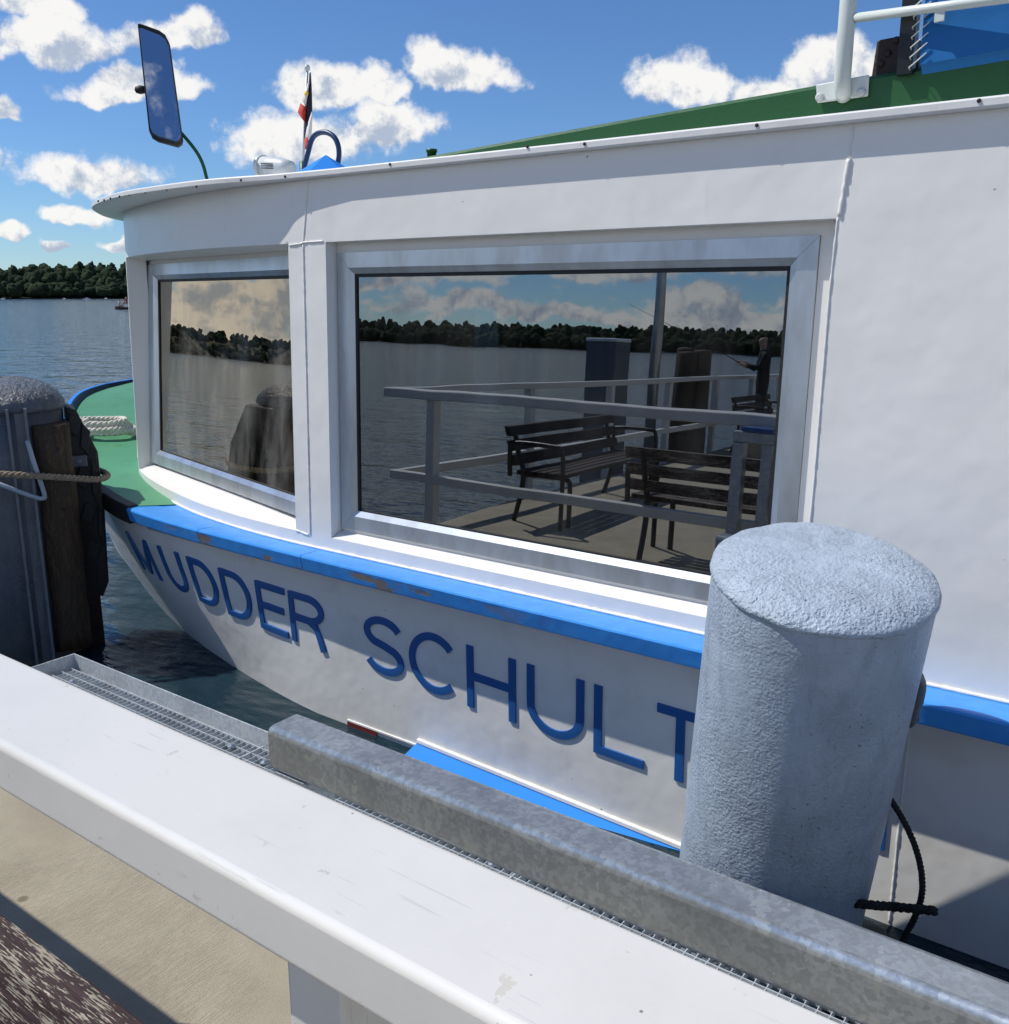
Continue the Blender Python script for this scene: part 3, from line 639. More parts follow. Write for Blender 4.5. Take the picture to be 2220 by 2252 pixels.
# screw heads and rust spots along the roof edge
for px, py in ((216, 442), (229, 440), (243, 436), (263, 432), (285, 428), (320, 423), (367, 417), (432, 410), (530, 396), (627, 388), (858, 361), (1160, 322), (1286, 316), (1665, 275), (2154, 221)):
    p = ony(px, py, interp([(a, b) for a, b in RO[:15]], ony(px, py, 3.0).x)-.001); m = MB(); m.lathe([(.006, -.002), (.006, .002), (.003, .004)], p, V((0, -1, .1)), 8); m.build('roof_screw', 'rust_box', rf)

# green sun-deck coaming
def gz(x): return interp([(-3.1, .533), (-1.52, .618), (-1.06, .639), (-.52, .662), (9, 1.07)], x)
m = MB(); xs = seg_x(-3.1, 9, 34); rs = []
for x in xs:
    h = max(gz(x), .537); rs.append([V((x, 3.115, .530)), V((x, 3.115, h-.012)), V((x, 3.127, h)), V((x, 3.5, h+.01)), V((x, 3.5, .52))])
m.rings(rs, True, True, False); m.build('sun_deck_edge', 'green_roof', boat)
m = MB(); m.lathe([(.02, 0), (.02, .03), (.024, .03), (.024, .042)], V((ony(950, 340, 3.25).x, 3.25, ony(950, 340, 3.25).z-.02)), n=14); m.build('deck_cap', 'green_roof', boat)
# stanchion with bolted base plate, hand rail, side canvas, dark bracket
st = part('rail_stanchion', boat)
YS = 3.10
pl = [ony(1500+x*.378, y*.378, YS) for x, y in ((780, 490), (1090, 432), (1082, 558), (785, 598))]
m = MB(); m.hexa([p+V((0, .010, 0)) for p in (pl[3], pl[2], pl[1], pl[0])]+[pl[3], pl[2], pl[1], pl[0]]); m.build('base_plate', 'white_tube', st, bevel=.004)
for x, y in ((805, 566), (1047, 538)):
    m = MB(); m.lathe([(.013, 0), (.013, .008), (.008, .013)], ony(1500+x*.378, y*.378, YS-.001), V((0, -1, 0)), 12); m.build('bolt', 'steel_bolt', st)
b0 = ony(1500+925*.378, 545*.378, YS-.03); b1 = ony(1866.6, 0, YS-.03); d1 = (b1-b0); b2 = b0+V((d1.x*6, d1.y, d1.z*6))
m = MB(); m.tube([b0+V((0, .04, 0)), b0+V((0, .015, .012)), b0+V((.002, 0, .04)), b1, b2], .0245, 16); m.build('post_tube', 'white_tube', st)
h0 = ony(1868, 41, YS-.03); h1 = ony(2105, 10, YS-.06); h2 = h1+(h1-h0)*9
m = MB(); m.tube([h0, h1, h2], .0135, 12); m.build('hand_rail', 'white_tube', st)
m = MB(); m.tube([h0, h0+(h1-h0)*.02], .019, 12); m.build('weld_collar', 'white_tube', st)
YB = 3.075
cv = part('side_canvas', boat)
q = [ony(1500+x*.378, y*.378, YB) for x, y in ((1412, 60), (1384, 375), (1905, 300), (1905, -60))]; ex = (q[2]-q[1]); ex2 = (q[3]-q[0])
tl = q[0]+(q[0]-q[1])*.8; 
quad = [q[1], q[1]+V((4.5, 0, .19)), tl+V((4.5, 0, .19)), tl]
m = MB(); m.hexa([p+V((0, .02, 0)) for p in quad]+quad); m.build('canvas_panel', 'blue_canvas', cv)
lo = [quad[0]+V((0, .02, .0)), quad[1]+V((0, .02, 0)), quad[1]+V((0, .05, -.03)), quad[0]+V((.0, .05, -.03))]
m = MB(); m.hexa([p+V((0, .02, .0)) for p in lo]+[p for p in lo]); m.build('canvas_hem', 'blue_canvas', cv)
for i in range(9):
    t = i/8*1.5; a = q[1]+(q[0]-q[1])*t+V((.008, -.006, 0)); m = MB(); m.tube([a+V((.010, -.002, .028)), a+V((-.035, -.002, -.006)), a+V((-.038, .03, -.008))], .0018, 6); m.build('lacing', 'white_tube', cv)
m = MB(); cl = h0+(h1-h0)*.86; m.obox(cl+V((0, 0, -.020)), V((.013, 0, .001)), V((0, .006, 0)), V((0, 0, .018))); m.build('rail_clamp', 'white_tube', st)
m = MB(); e0 = q[1]+V((-.055, .015, -.01)); m.obox(e0+(q[0]-q[1])*.9+V((.01, .02, 0)), V((.022, 0, 0)), V((0, .02, 0)), (q[0]-q[1])*.95); m.build('lacing_post', 'black_steel', cv)
k4 = [ony(1500+x*.378, y*.378, 3.14) for x, y in ((1098, 470), (1385, 425), (1350, 190), (1135, 232))]
m = MB(); m.hexa([p+V((0, .30, 0)) for p in k4]+k4); br = m.build('storage_box', 'rust_box', boat, bevel=.006)
for x, y in ((1200, 310), (1250, 232), (1300, 385), (1160, 370), (1330, 300)):
    m = MB(); m.lathe([(.010, 0), (.010, .005), (.005, .009)], ony(1500+x*.378, y*.378, 3.138), V((0, -1, 0)), 10); m.build('rivet', 'rust_box', br)

# driver's wing mirror on a bent arm
wm = part('wing_mirror', boat)
mn = V((.70, -.66, .27)).normalized(); mc = ony(352, 185, 3.02)
cor = [onplane(x, y, mc, mn) for x, y in ((302, 54), (356, 62), (375, 92), (401, 305), (392, 320), (343, 304), (328, 290))]
cor = [onplane(x, y, mc, mn) for x, y in ((303, 53), (308, 52), (350, 67), (364, 77), (373, 95), (402, 306), (400, 315), (391, 321), (347, 309), (334, 301), (328, 288))]
cen = sum(cor, V((0, 0, 0)))/len(cor)
def ringm(sc, d): return [cen+(p-cen)*sc+mn*d for p in cor]
def inset(w, d): return [p+(cen-p).normalized()*w+mn*d for p in cor]
m = MB(); m.rings([inset(.02, -.035), ringm(1, -.02), ringm(1, .004), inset(.008, .012), inset(.019, .011), inset(.021, .002)], True, False, True); m.add(inset(.02, -.035), [tuple(range(len(cor)))]); m.build('mirror_housing', 'black_rubber', wm, auto=50)
m = MB(); m.add(inset(.0195, .0035)+inset(.0195, -.01), [tuple(range(len(cor)))]+[(i, (i+1) % 11, 11+(i+1) % 11, 11+i) for i in range(11)]); m.build('mirror_pane', 'mirror_glass', wm)
ap = [onplane(x, y, mc-mn*.03, mn) for x, y in ((392, 285), (404, 298), (424, 322), (438, 343), (448, 366), (455, 392))]+[ony(459, 412, 3.03)]
ap[-1] = V((ap[-2].x+.01, ap[-2].y+.01, .53))
m = MB(); m.tube(curve(ap, 4), .0085, 10); m.build('mirror_arm', 'green_roof', wm)
m = MB(); kb = onplane(308, 197, mc-mn*.03, mn); m.lathe([(.004, -.03), (.017, -.025), (.021, 0), (.015, .02), (.004, .026)], kb, rt*-1, 14); m.build('clamp_knob', 'black_rubber', wm)
m = MB(); m.tube([onplane(314, 197, mc-mn*.045, mn), cen-mn*.05, onplane(392, 290, mc-mn*.045, mn)], .009, 8); m.build('arm_bracket', 'black_rubber', wm)

# flag staff with a furled flag
fs_ = part('flagstaff', boat); YF = 4.3
m = MB(); m.tube([ony(664, 410, YF), ony(667, 345, YF), ony(676, 155, YF)], [.022, .009, .007], 10); m.build('staff', 'steel_bolt', fs_)
m = MB(); m.lathe([(.004, -.02), (.016, -.014), (.018, 0), (.012, .014), (.003, .018)], ony(676, 148, YF), n=12); m.build('finial', 'steel_bolt', fs_)
m = MB(); m.lathe([(.02, -.35), (.02, 0)], ony(666, 356, YF), n=12); m.build('staff_socket', 'green_roof', fs_)
def cloth(name, mat, L_, Rr, dy):
    m = MB(); n = len(L_); rows = []
    for (xa, ya), (xb_, yb) in zip(L_, Rr):
        rows.append([ony(xa+(xb_-xa)*k/4, ya+(yb-ya)*k/4, YF-dy-.02*math.sin(math.pi*k/4)) for k in range(5)]+[ony(xa+(xb_-xa)*k/4, ya+(yb-ya)*k/4, YF-dy+.01) for k in range(4, -1, -1)])
    m.rings(rows, True, True, True); m.build(name, mat, fs_)
cloth('flag_stripe', 'flag_black', [(681, 160), (678, 190), (672, 225), (668, 255), (667, 285), (669, 305)], [(684, 158), (686, 190), (687, 225), (687, 255), (680, 285), (673, 305)], .0)
cloth('flag_stripe', 'flag_white', [(677, 182), (671, 203), (664, 222)], [(681, 182), (678, 205), (674, 232)], .015)
cloth('flag_stripe', 'flag_gold', [(671, 199), (669, 207)], [(679, 202), (677, 212)], .03)
cloth('flag_stripe', 'flag_red', [(661, 226), (655, 246), (662, 258), (670, 268)], [(674, 236), (673, 250), (672, 262), (672, 268)], .018)
cloth('flag_stripe', 'flag_white', [(686, 245), (680, 262), (674, 285), (671, 302)], [(687, 245), (687, 270), (686, 290), (686, 312)], .02)
cloth('flag_stripe', 'flag_red', [(670, 302), (671, 315), (671, 328)], [(680, 306), (685, 318), (675, 328)], .025)

# deck floodlight, blue hood with tubular hoop
lf = part('floodlight', boat); YL = 3.35
a = ony(577, 366, YL); b = ony(640, 369, YL); ax = (b-a).normalized(); ln = (b-a).length
m = MB(); m.lathe([(.02, -.012), (.050, -.012), (.057, -.004), (.057, .012), (.052, .016)], a, ax, 24); m.build('lens_rim', 'grey_lamp', lf)
m = MB(); m.lathe([(.050, .012), (.049, ln*.35), (.044, ln*.75), (.040, ln*.8), (.034, ln*1.0), (.012, ln*1.02)], a, ax, 24); m.build('lamp_body', 'grey_lamp', lf)
for k in range(3):
    m = MB(); c = a+ax*ln*.42+V((0, -.047, .012-.011*k)); m.obox(c, ax*ln*.2, V((0, .003, 0)), V((0, 0, .0018))); m.build('cooling_slot', 'black_steel', lf)
m = MB(); m.obox(a+ax*ln*.4+V((0, 0, -.07)), ax*.03, V((0, .02, 0)), V((0, 0, .04))); m.build('lamp_foot', 'grey_lamp', lf)
vh = part('vent_hood', boat); YV = 3.75
ap_ = ony(717, 341, YV); rr = (ony(768, 362, YV)-ony(658, 376, YV)).length*.52
m = MB(); m.lathe([(rr*1.1, -.16), (rr*1.1, -.13), (rr*.02, 0)], ap_, n=6, smooth=False); m.build('hood_cover', 'blue_hood', vh)
hp = [ony(x, y, YV+.1) for x, y in ((668, 372), (678, 335), (684, 312), (692, 298), (706, 291), (722, 292), (736, 302), (744, 320), (746, 340), (744, 356), (742, 372))]
m = MB(); m.tube(curve(hp, 4), .0145, 12); m.build('hood_hoop', 'blue_tube', vh)

# name letters: raised strokes laid on the hull plating
LT = [(-5.2, -1.40), (-4.66, -1.402), (-4.086, -1.432), (-3.7, -1.453), (-2.9, -1.472), (-2.2, -1.498), (-1.4, -1.518), (-.5, -1.53)]
LB = [(-5.2, -1.655), (-4.66, -1.672), (-4.086, -1.708), (-3.7, -1.722), (-2.9, -1.758), (-2.2, -1.79), (-1.4, -1.815), (-.5, -1.825)]
def arc(cx, cy, rx, ry, a0, a1, n=16): return [(cx+rx*math.cos(R(a0+(a1-a0)*i/n)), cy+ry*math.sin(R(a0+(a1-a0)*i/n))) for i in range(n+1)]
h = .06    # half stroke inset in cap-height units (v), u scaled per letter
def glyph(ch, w):   # strokes in metres-like units: u 0..w , v 0..1 (v up), stroke centre lines
    s = .016; u0, u1 = s, w-s; b, t = .058, .942
    if ch == 'M': return [[(u0, 0), (u0, 1)], [(u0+.004, .97), (w/2, .06)], [(w/2, .06), (u1-.004, .97)], [(u1, 0), (u1, 1)]]
    if ch == 'U': return [[(u0, 1)]+[(u0+(u1-u0)/2+(p), q) for p, q in arc(0, b+.34, (u1-u0)/2, .34, 180, 360)]+[(u1, 1)]]
    if ch == 'D': return [[(u0, 0), (u0, 1)], [(u0, t)]+arc(u0+(u1-u0)*.42, .5, (u1-u0)*.58, .5-b, 90, -90, 20)+[(u0, b)]]
    if ch == 'E': return [[(u0, 0), (u0, 1)], [(u0, t), (w, t)], [(u0, .52), (w*.92, .52)], [(u0, b), (w, b)]]
    if ch == 'R': return [[(u0, 0), (u0, 1)], [(u0, t)]+arc(u0+(u1-u0)*.55, .73, (u1-u0)*.42, .73-.515, 90, -90, 14)+[(u0, .515)], [(u0+(u1-u0)*.55, .515), (u0+(u1-u0)*.78, .42), (u0+(u1-u0)*.86, .28), (u1-.004, 0)]]
    if ch == 'S':
        r = (u1-u0)/2; c = w/2
        return [arc(c, .725, r*.97, .725-.508+.0, 22, 90, 6)+arc(c, .725, r*.97, .217, 90, 235, 12)+[(c+r*.05, .505)]+arc(c, .275, r, .217, 55, -90, 12)+arc(c, .275, r, .217, -90, -158, 6)]
    if ch == 'C': return [arc(w/2, .5, (u1-u0)/2, .5-b, 42, 318, 34)]
    if ch == 'H': return [[(u0, 0), (u0, 1)], [(u1, 0), (u1, 1)], [(u0, .52), (u1, .52)]]
    if ch == 'L': return [[(u0, 1), (u0, 0)], [(u0, b), (w, b)]]
    if ch == 'T': return [[(w/2, 0), (w/2, 1)], [(0, t), (w, t)]]
    if ch == 'N': return [[(u0, 0), (u0, 1)], [(u0+.004, .97), (u1-.004, .03)], [(u1, 0), (u1, 1)]]
def letter(ch, xa, xb_):
    m = MB(); w = xb_-xa; hw = .0192
    cap = interp(LT, xa)-interp(LB, xa)
    for si, st_ in enumerate(glyph(ch, w)):
        pts = [V((u, v*cap, 0)) for u, v in st_]; L_ = []; Rr = []; dense = [pts[0]]
        for a, b in zip(pts, pts[1:]):
            n = max(1, int((b-a).length/.03)); dense += [a+(b-a)*(i+1)/n for i in range(n)]
        pts = dense
        for i, p in enumerate(pts):
            t = (pts[min(i+1, len(pts)-1)]-pts[max(i-1, 0)]).normalized(); nn = V((-t.y, t.x, 0)); L_.append(p+nn*hw); Rr.append(p-nn*hw)
        def onh(p, d):
            x = xa+p.x; z = interp(LB, x)+p.y/cap*(interp(LT, x)-interp(LB, x)); e = .01
            nr = V((-(hullY(x+e, z)-hullY(x-e, z))/(2*e), 1, -(hullY(x, z+e)-hullY(x, z-e))/(2*e))).normalized()
            return V((x, hullY(x, z), z))-nr*d
        th = .0075+.0004*si; rs = [[onh(a, -.004), onh(a+(b-a)*.04, th), onh((a+b)/2, th+.0006), onh(b+(a-b)*.04, th), onh(b, -.004)] for a, b in zip(L_, Rr)]
        m.rings(rs, True, True, False)
    return m.build('letter', 'navy_letter', hull)
for ch, a, b in (('M', -5.10, -4.80), ('U', -4.665, -4.45), ('D', -4.368, -4.145), ('D', -4.088, -3.855), ('E', -3.795, -3.572), ('R', -3.54, -3.285), ('S', -3.02, -2.775), ('C', -2.735, -2.44),
                 ('H', -2.395, -2.135), ('U', -2.072, -1.797), ('L', -1.745, -1.52), ('T', -1.468, -1.272), ('E', -1.21, -.98), ('N', -.90, -.615)):
    letter(ch, a, b)
# spray strake near the waterline, blue with white upper lip, red boot top forward of it
def zs(x): return -2.052-.034*(x+2.70)
m = MB(); xs = seg_x(-2.70, 4, 30); rs = []
for i, x in enumerate(xs):
    y = hullY(x, -2.0); z = zs(min(x, 1)); rs.append([V((x, y+.03, z+.010)), V((x, y-.012, z)), V((x, y-.235, z-.060)), V((x, y-.24, z-.08)), V((x, y-.20, z-.30)), V((x, y+.03, z-.30))])
m.rings(rs, True, True, False); m.build('spray_strake', 'blue_hood', boat)
m = MB(); m.rings([[V((x, hullY(x, -2)+.01, zs(min(x, 1))+.022)), V((x, hullY(x, -2)-.016, zs(min(x, 1))+.018)), V((x, hullY(x, -2)-.018, zs(min(x, 1))+.004)), V((x, hullY(x, -2)+.01, zs(min(x, 1))-.0))] for x in xs], True, True, False); m.build('strake_lip', 'white_hull', boat)
m = MB(); xs = seg_x(-3.17, -2.71, 6); m.rings([[V((x, hullY(x, -2.09)+.01, -2.066)), V((x, hullY(x, -2.09)-.008, -2.068)), V((x, hullY(x, -2.09)-.008, -2.076)), V((x, hullY(x, -2.09)+.01, -2.076))] for x in xs], True, True, False); m.build('boot_line', 'white_hull', boat)
xs = seg_x(-3.17, -2.97, 4)
m = MB(); m.rings([[V((x, hullY(x, -2.09)+.01, -2.0765)), V((x, hullY(x, -2.09)-.006, -2.0765)), V((x, hullY(x, -2.2)-.006, -2.3)), V((x, hullY(x, -2.2)+.01, -2.3))] for x in xs], True, True, False); m.build('boot_top', 'red_antifoul', boat)
m = MB(); q = resample([V((-.575, hullY(-.575, z)-.001, z)) for z in (-1.3, -1.6, -1.9, -2.1)], .012); rnd = random.Random(5); m.tube(q, [.004*rnd.uniform(.7, 1.5) for _ in q], 6); m.build('weld_bead', 'white_hull', boat)
m = MB(); m.rings([[V((x, hullY(x, -1.3)+.01, -1.277)), V((x, hullY(x, -1.3)-.02, -1.277)), V((x, hullY(x, -1.3)-.006, -1.31)), V((x, hullY(x, -1.3)+.01, -1.31))] for x in seg_x(9, -4.7, 30)], True, True, True); m.build('gunwale_fillet', 'white_hull', boat)
# mooring bitt on the foredeck
m = MB(); bx = onz(205, 925, -1.05); 
bt = part('mooring_bitt', boat)
m.lathe([(.09, -.06), (.09, .0), (.05, .01), (.045, .05), (.06, .055), (.06, .07), (.02, .075)], onz(205, 948, -1.04), n=20); m.build('bitt_post', 'white_hull', bt)
m = MB(); cc0 = onz(222, 957, -1.05); rnd = random.Random(8); lc = []; e1 = V((rt.x, rt.y, 0)); e2 = V((-rt.y, rt.x, 0))
for q in range(44):
    th = q*2*math.pi/9.0; k_ = q/44; rx = .25-.10*k_+rnd.uniform(-.02, .02); ry = .17-.05*k_+rnd.uniform(-.015, .015)
    lc.append(cc0+e1*(rx*math.cos(th)+.05*math.sin(q*.7))+e2*(ry*math.sin(th))+zz*(.012+.115*k_+rnd.uniform(-.006, .006)))
m.rope(curve(lc, 6), .024, .11, 3, 6); tag(m.build('rope_coil', 'rope_white'), 'coiled thick white mooring rope lying on the green foredeck', 'rope')

# ------------------------------------------------------------------ jetty
def jetty():
    m = MB(); out = [(-4.6, 1.385), (-5.05, -.99), (-6.35, -15), (9, -15), (9, 1.385)]; n = len(out)
    top = [V((x, y, ZDK)) for x, y in out]; bot = [V((x, y, ZDK-.22)) for x, y in out]
    m.add(top+bot, [tuple(range(n)), tuple(range(2*n-1, n-1, -1))]+[(i, (i+1) % n, n+(i+1) % n, n+i) for i in range(n)])
    return struct(m.build('jetty_deck', 'concrete', bevel=.012))
jetty()
for i, (x, y) in enumerate(((-3.6, .9), (-.2, .9), (3.2, .9), (-4.4, -4.5), (-5, -10))):
    m = MB(); m.lathe([(.16, ZW-.8), (.16, ZDK-.21)], V((x, y, 0)), n=16); o = tag(m.build('jetty_support', 'pile_grey'), 'round support pile under the concrete jetty', 'pile', 'support piles under the jetty')

# white railing on the boat side of the jetty and round its end
RZ = -.567; RY0, RY1 = .513, .676
def rounded(y0, y1, z0, z1, r, n=5):
    pts = []
    for (cy, cz, a0) in ((y1-r, z1-r, 0), (y0+r, z1-r, 90), (y0+r, z0+r, 180), (y1-r, z0+r, 270)):
        for i in range(n+1): a = R(a0+90*i/n); pts.append((cy+r*math.cos(a), cz+r*math.sin(a)))
    return pts
def bar(m, a, b, w, hgt, r, sag=0):
    """rounded box bar from a to b (top centre line), width w, height hgt"""
    a, b = V(a), V(b); t = (b-a).normalized(); sd = t.cross(zz).normalized(); upv = sd.cross(t); pr = rounded(-w/2, w/2, -hgt, 0, r)
    rs = [[p+sd*y+upv*z for y, z in pr] for p in (a, b)]; n = len(pr); o = len(m.f); m.rings(rs, True, True, True)
    for i in range(n): 
        if i % 6 == 5: m.sm[o+i] = False
rail = thing('jetty_railing', 'white painted box railing along the jetty edge in the foreground', 'railing', (-1, .6, ZDK))
ymid = (RY0+RY1)/2; CRN = V((-5.13, ymid, RZ))
m = MB(); bar(m, CRN+V((-.08, 0, 0)), V((8, ymid, RZ)), RY1-RY0, .074, .010); m.build('top_rail', 'white_rail', rail)
m = MB(); bar(m, CRN+V((-.04, .0, -.672)), V((8, ymid, RZ-.672)), .07, .07, .006); m.build('lower_rail', 'white_rail', rail)
for x in (-4.75, -.645, 1.4, 3.4, 5.4):
    m = MB(); m.box((x-.042, .553, ZDK), (x+.042, .635, RZ-.075)); m.build('rail_post', 'white_rail', rail, bevel=.005)
    m = MB(); m.box((x-.09, .52, ZDK), (x+.09, .67, ZDK+.01)); m.build('post_foot', 'white_rail', rail)
end = thing('jetty_end_railing', 'white railing across the end of the jetty, seen reflected in the big window', 'railing', (-5.5, -4, ZDK))
E1 = V((-6.30, -13, RZ))
m = MB(); bar(m, CRN+V((0, -.09, 0)), E1, .10, .06, .008); m.build('top_rail', 'white_rail', end)
m = MB(); bar(m, CRN+V((0, -.04, -.672)), E1+V((0, 0, -.672)), .07, .07, .006); m.build('lower_rail', 'white_rail', end)
for t in (.16, .30, .44, .58, .72, .86, .99):
    p = CRN+(E1-CRN)*t; m = MB(); m.box((p.x-.04, p.y-.04, ZW-.2 if p.x < -5.3 else ZDK), (p.x+.04, p.y+.04, RZ-.06)); m.build('rail_post', 'white_rail', end)

# grating walkway with galvanised kerb
GX0 = -3.95; GY1 = 2.085; GZ = -1.652
gw = thing('grating_walkway', 'galvanised mesh walkway with upright kerb between railing and boat', 'walkway', (0, 1.8, GZ))
m = MB(); m.box((GX0, GY1, GZ-.06), (8, GY1+.006, GZ+.052)); m.build('kerb_plate', 'galvanised_grate', gw)
m = MB(); m.box((GX0-.006, 1.39, GZ-.06), (GX0, GY1+.006, GZ+.052)); m.build('kerb_plate', 'galvanised_grate', gw)
m = MB(); m.box((GX0, GY1-.045, GZ-.045), (8, GY1-.001, GZ-.038)); m.build('support_angle', 'galvanised', gw)
m = MB(); x = GX0+.06
while x < 3.5:
    m.box((x, 1.42, GZ-.028), (x+.0024, GY1-.03, GZ)); x += .031
m.build('cross_bars', 'galvanised_grate', gw, kind='stuff')
m = MB(); y = GY1-.035
while y > 1.4:
    m.box((GX0+.03, y, GZ-.026), (3.5, y+.0032, GZ+.002)); y -= .046
m.build('bearing_bars', 'galvanised_grate', gw, kind='stuff')
for x in (-2.62, -1.4, -.2, 1.0):
    m = MB(); m.box((x, 1.41, GZ-.03), (x+.006, GY1-.02, GZ+.004)); m.build('panel_edge', 'galvanised_grate', gw)
for x, y in ((-3.78, 1.98), (-2.72, 2.0), (-2.52, 1.99), (-1.48, 1.98)):
    m = MB(); m.lathe([(.017, -.004), (.017, .003), (.008, .005), (.008, .009)], V((x, y, GZ)), n=14); m.build('grating_clip', 'galvanised', gw)
for x in (-3.0, -1.0, 1.0):
    m = MB(); m.box((x, 1.38, GZ-.16), (x+.08, GY1, GZ-.061)); m.build('bearer', 'galvanised', gw)

# galvanised guard beam
HB = 1.15; BX0 = -1.655*HB
gb = thing('guard_beam', 'galvanised square steel beam on short legs above the mesh walkway', 'beam', (-1, 1.56*HB/1.15, GZ))
bw = .102*HB; by = 1.372*HB
m = MB(); bar(m, (BX0+.0, by, -HB), (8, by, -HB), bw, .112*HB, .020); m.build('beam', 'galvanised', gb)
for x in (BX0+.07, 1.6, 4.5):
    m = MB(); m.box((x-.065, by-bw/2+.0025, GZ-.02), (x+.065, by+bw/2-.0025, -HB-.112*HB+.001)); m.build('beam_leg', 'galvanised', gb, bevel=.01)
    m = MB(); m.box((x-.11, by-.11, GZ-.028), (x+.11, by+.11, GZ+.006)); m.build('leg_foot', 'galvanised', gb)

# leaning blue-grey mooring pile in the foreground
def pile():
    t = thing('mooring_pile', 'thick blue-grey painted steel mooring pile leaning beside the boat', 'mooring pile', (-1.0, 2.7, ZW))
    ax = V((.134, -.185, 1)).normalized(); top = ony(1815, 1232, 2.4); r = .286; rnd = random.Random(4)
    c0 = top-ax*.055
    N_ = 96
    m = MB(); m.lathe([(r, -1.9)]+[(r, -1.9+.1*i) for i in range(1, 19)]+[(r, -.008), (r-.002, 0.002)], c0, ax, N_); m.build('pipe', 'pile_blue', t)
    from mathutils import noise as mn_
    m = MB(); prof = [(r*.99, -.006), (r*1.012, .0), (r*1.018, .006), (r*1.012, .013), (r*.985, .021), (r*.93, .031), (r*.85, .043), (r*.74, .048), (r*.6, .052), (r*.45, .055), (r*.3, .057), (r*.15, .058), (.004, .058)]
    m.lathe(prof, c0, ax, N_)
    for v in m.v:
        q = v-c0; rad = (q-ax*q.dot(ax)); nz = mn_.noise(v*14)*.5+mn_.noise(v*38)*.28+mn_.noise(v*90)*.12
        v += ax*nz*.009+rad.normalized()*mn_.noise(v*20+V((9, 0, 0)))*.0035*min(1, rad.length/.2)
    m.build('cap', 'pile_blue_cap', t)
    lug = onplane(1990, 1605, c0, fh); q = (lug-(c0-ax*.3))
    sd = V((.953, .30, 0)); fd = V((-.30, .953, 0)); cc = c0-ax*.345+sd*(r*1.0); m = MB(); rnd2 = random.Random(2)
    rs = []
    for i in range(9):
        h_ = -.075+.15*i/8; w = .020+rnd2.uniform(-.002, .003)-(.010 if i in (0, 8) else 0); d_ = .045; rs.append([cc+ax*h_+sd*a*w+fd*b*d_ for a, b in ((-1.2, -1), (.2, -1.05), (1, -.6), (1.1, .2), (.8, .9), (-1.2, 1))])
    m.rings(rs, True, True, True); m.build('lug', 'pile_grey', t)
    return c0, ax, r
PC, PAX, PR = pile()
# black rope hanging by the pile
P = lambda x, y, Y=2.62: ony(x, y, Y)
rb = thing('black_rope', 'black twisted rope hanging in a loop beside the blue-grey pile', 'rope', tuple(P(2020, 2000)))
m = MB(); m.rope(curve([P(1935, 1730), P(1957, 1755), P(1985, 1800), P(2007, 1845), P(2022, 1890), P(2029, 1935), P(2027, 1975), P(2012, 2020), P(1990, 2062), P(1975, 2110), P(1950, 2180)], 8), .0092, .036); m.build('hanging_loop', 'rope_black', rb)
m = MB(); m.rope(curve([P(1780, 1975, 2.5), P(1890, 1988, 2.5), P(1960, 1994, 2.55), P(2020, 2000, 2.55), P(2064, 2004, 2.55)], 8), .0135, .055); m.build('rope_end', 'rope_black', rb)

# ------------------------------------------------------------------ dark mooring pile at the bow with timber, rubber fender, hook and rope
PX_, PY_, KP = -5.48, 2.65, 1.06
vd = V((PX_, PY_, 0)).normalized(); vr = V((-vd.y, vd.x, 0))*-1
if vr.dot(rt) < 0: vr = -vr
dp = thing('bow_mooring_pile', 'dark grey mooring pile with lumpy domed top at the left edge by the bow', 'mooring pile', (PX_, PY_, ZW))
lp_ = lambda l, f, z: V((PX_, PY_, z*KP))+(vr*l-vd*f)*KP         # lateral right, towards camera, height
rnd = random.Random(9); N_ = 72; jj = {}
def jf(i, j):
    if (i, j % N_) not in jj: jj[(i, j % N_)] = (1+rnd.uniform(-.012, .012), rnd.uniform(-.006, .006))
    return jj[(i, j % N_)]
m = MB(); m.lathe([(.302, ZW-.3), (.302, -1.5), (.302, -1.0), (.302, -.636)], V((PX_, PY_, 0)), n=N_); m.build('pipe', 'pile_grey', dp)
m = MB(); m.lathe([(r_*KP, h_*KP) for r_, h_ in ((.284, -.602), (.296, -.60), (.300, -.585), (.297, -.565), (.285, -.54), (.265, -.513), (.235, -.488), (.20, -.468), (.16, -.452), (.11, -.440), (.06, -.434), (.004, -.432))], V((PX_, PY_, 0)), n=N_, jit=jf); m.build('domed_cap', 'pile_cap', dp)
m = MB()
for l0, l1, f0, f1 in ((.0, .098, .270, .282), (.0, .014, .262, .325), (.084, .098, .262, .325)):
    m.hexa([lp_(l0, f1, ZW-.2), lp_(l1, f1, ZW-.2), lp_(l1, f0, ZW-.2), lp_(l0, f0, ZW-.2), lp_(l0, f1, -.575), lp_(l1, f1, -.575), lp_(l1, f0, -.575), lp_(l0, f0, -.575)])
m.build('steel_channel', 'channel_grey', dp)
tb = MB(); rs = []; rnd = random.Random(12)
for i in range(15):
    z = -1.93+(1.26)*i/14; w = .01*rnd.uniform(-1, 1); rs.append([lp_(a+.004*rnd.uniform(-1, 1)+w*.2, f+.004*rnd.uniform(-1, 1), z) for a, f in ((.10, .17), (.115, .285), (.19, .305), (.27, .285), (.30, .20), (.285, .05), (.19, .08))])
m = MB(); m.obox(lp_(.30, .02, -1.62), vr*.075, vd*.10, zz*.42); m.build('backing_plank', 'bench_wood_dark', dp)
tb.rings(rs, True, True, True); tb.build('fender_timber', 'old_timber', dp)
for z in (-.80, -1.12, -1.5):
    m = MB(); m.lathe([(.012, 0), (.012, .008), (.005, .012)], lp_(.225, .292, z), -vd, 10); m.build('bolt', 'rust_box', dp)
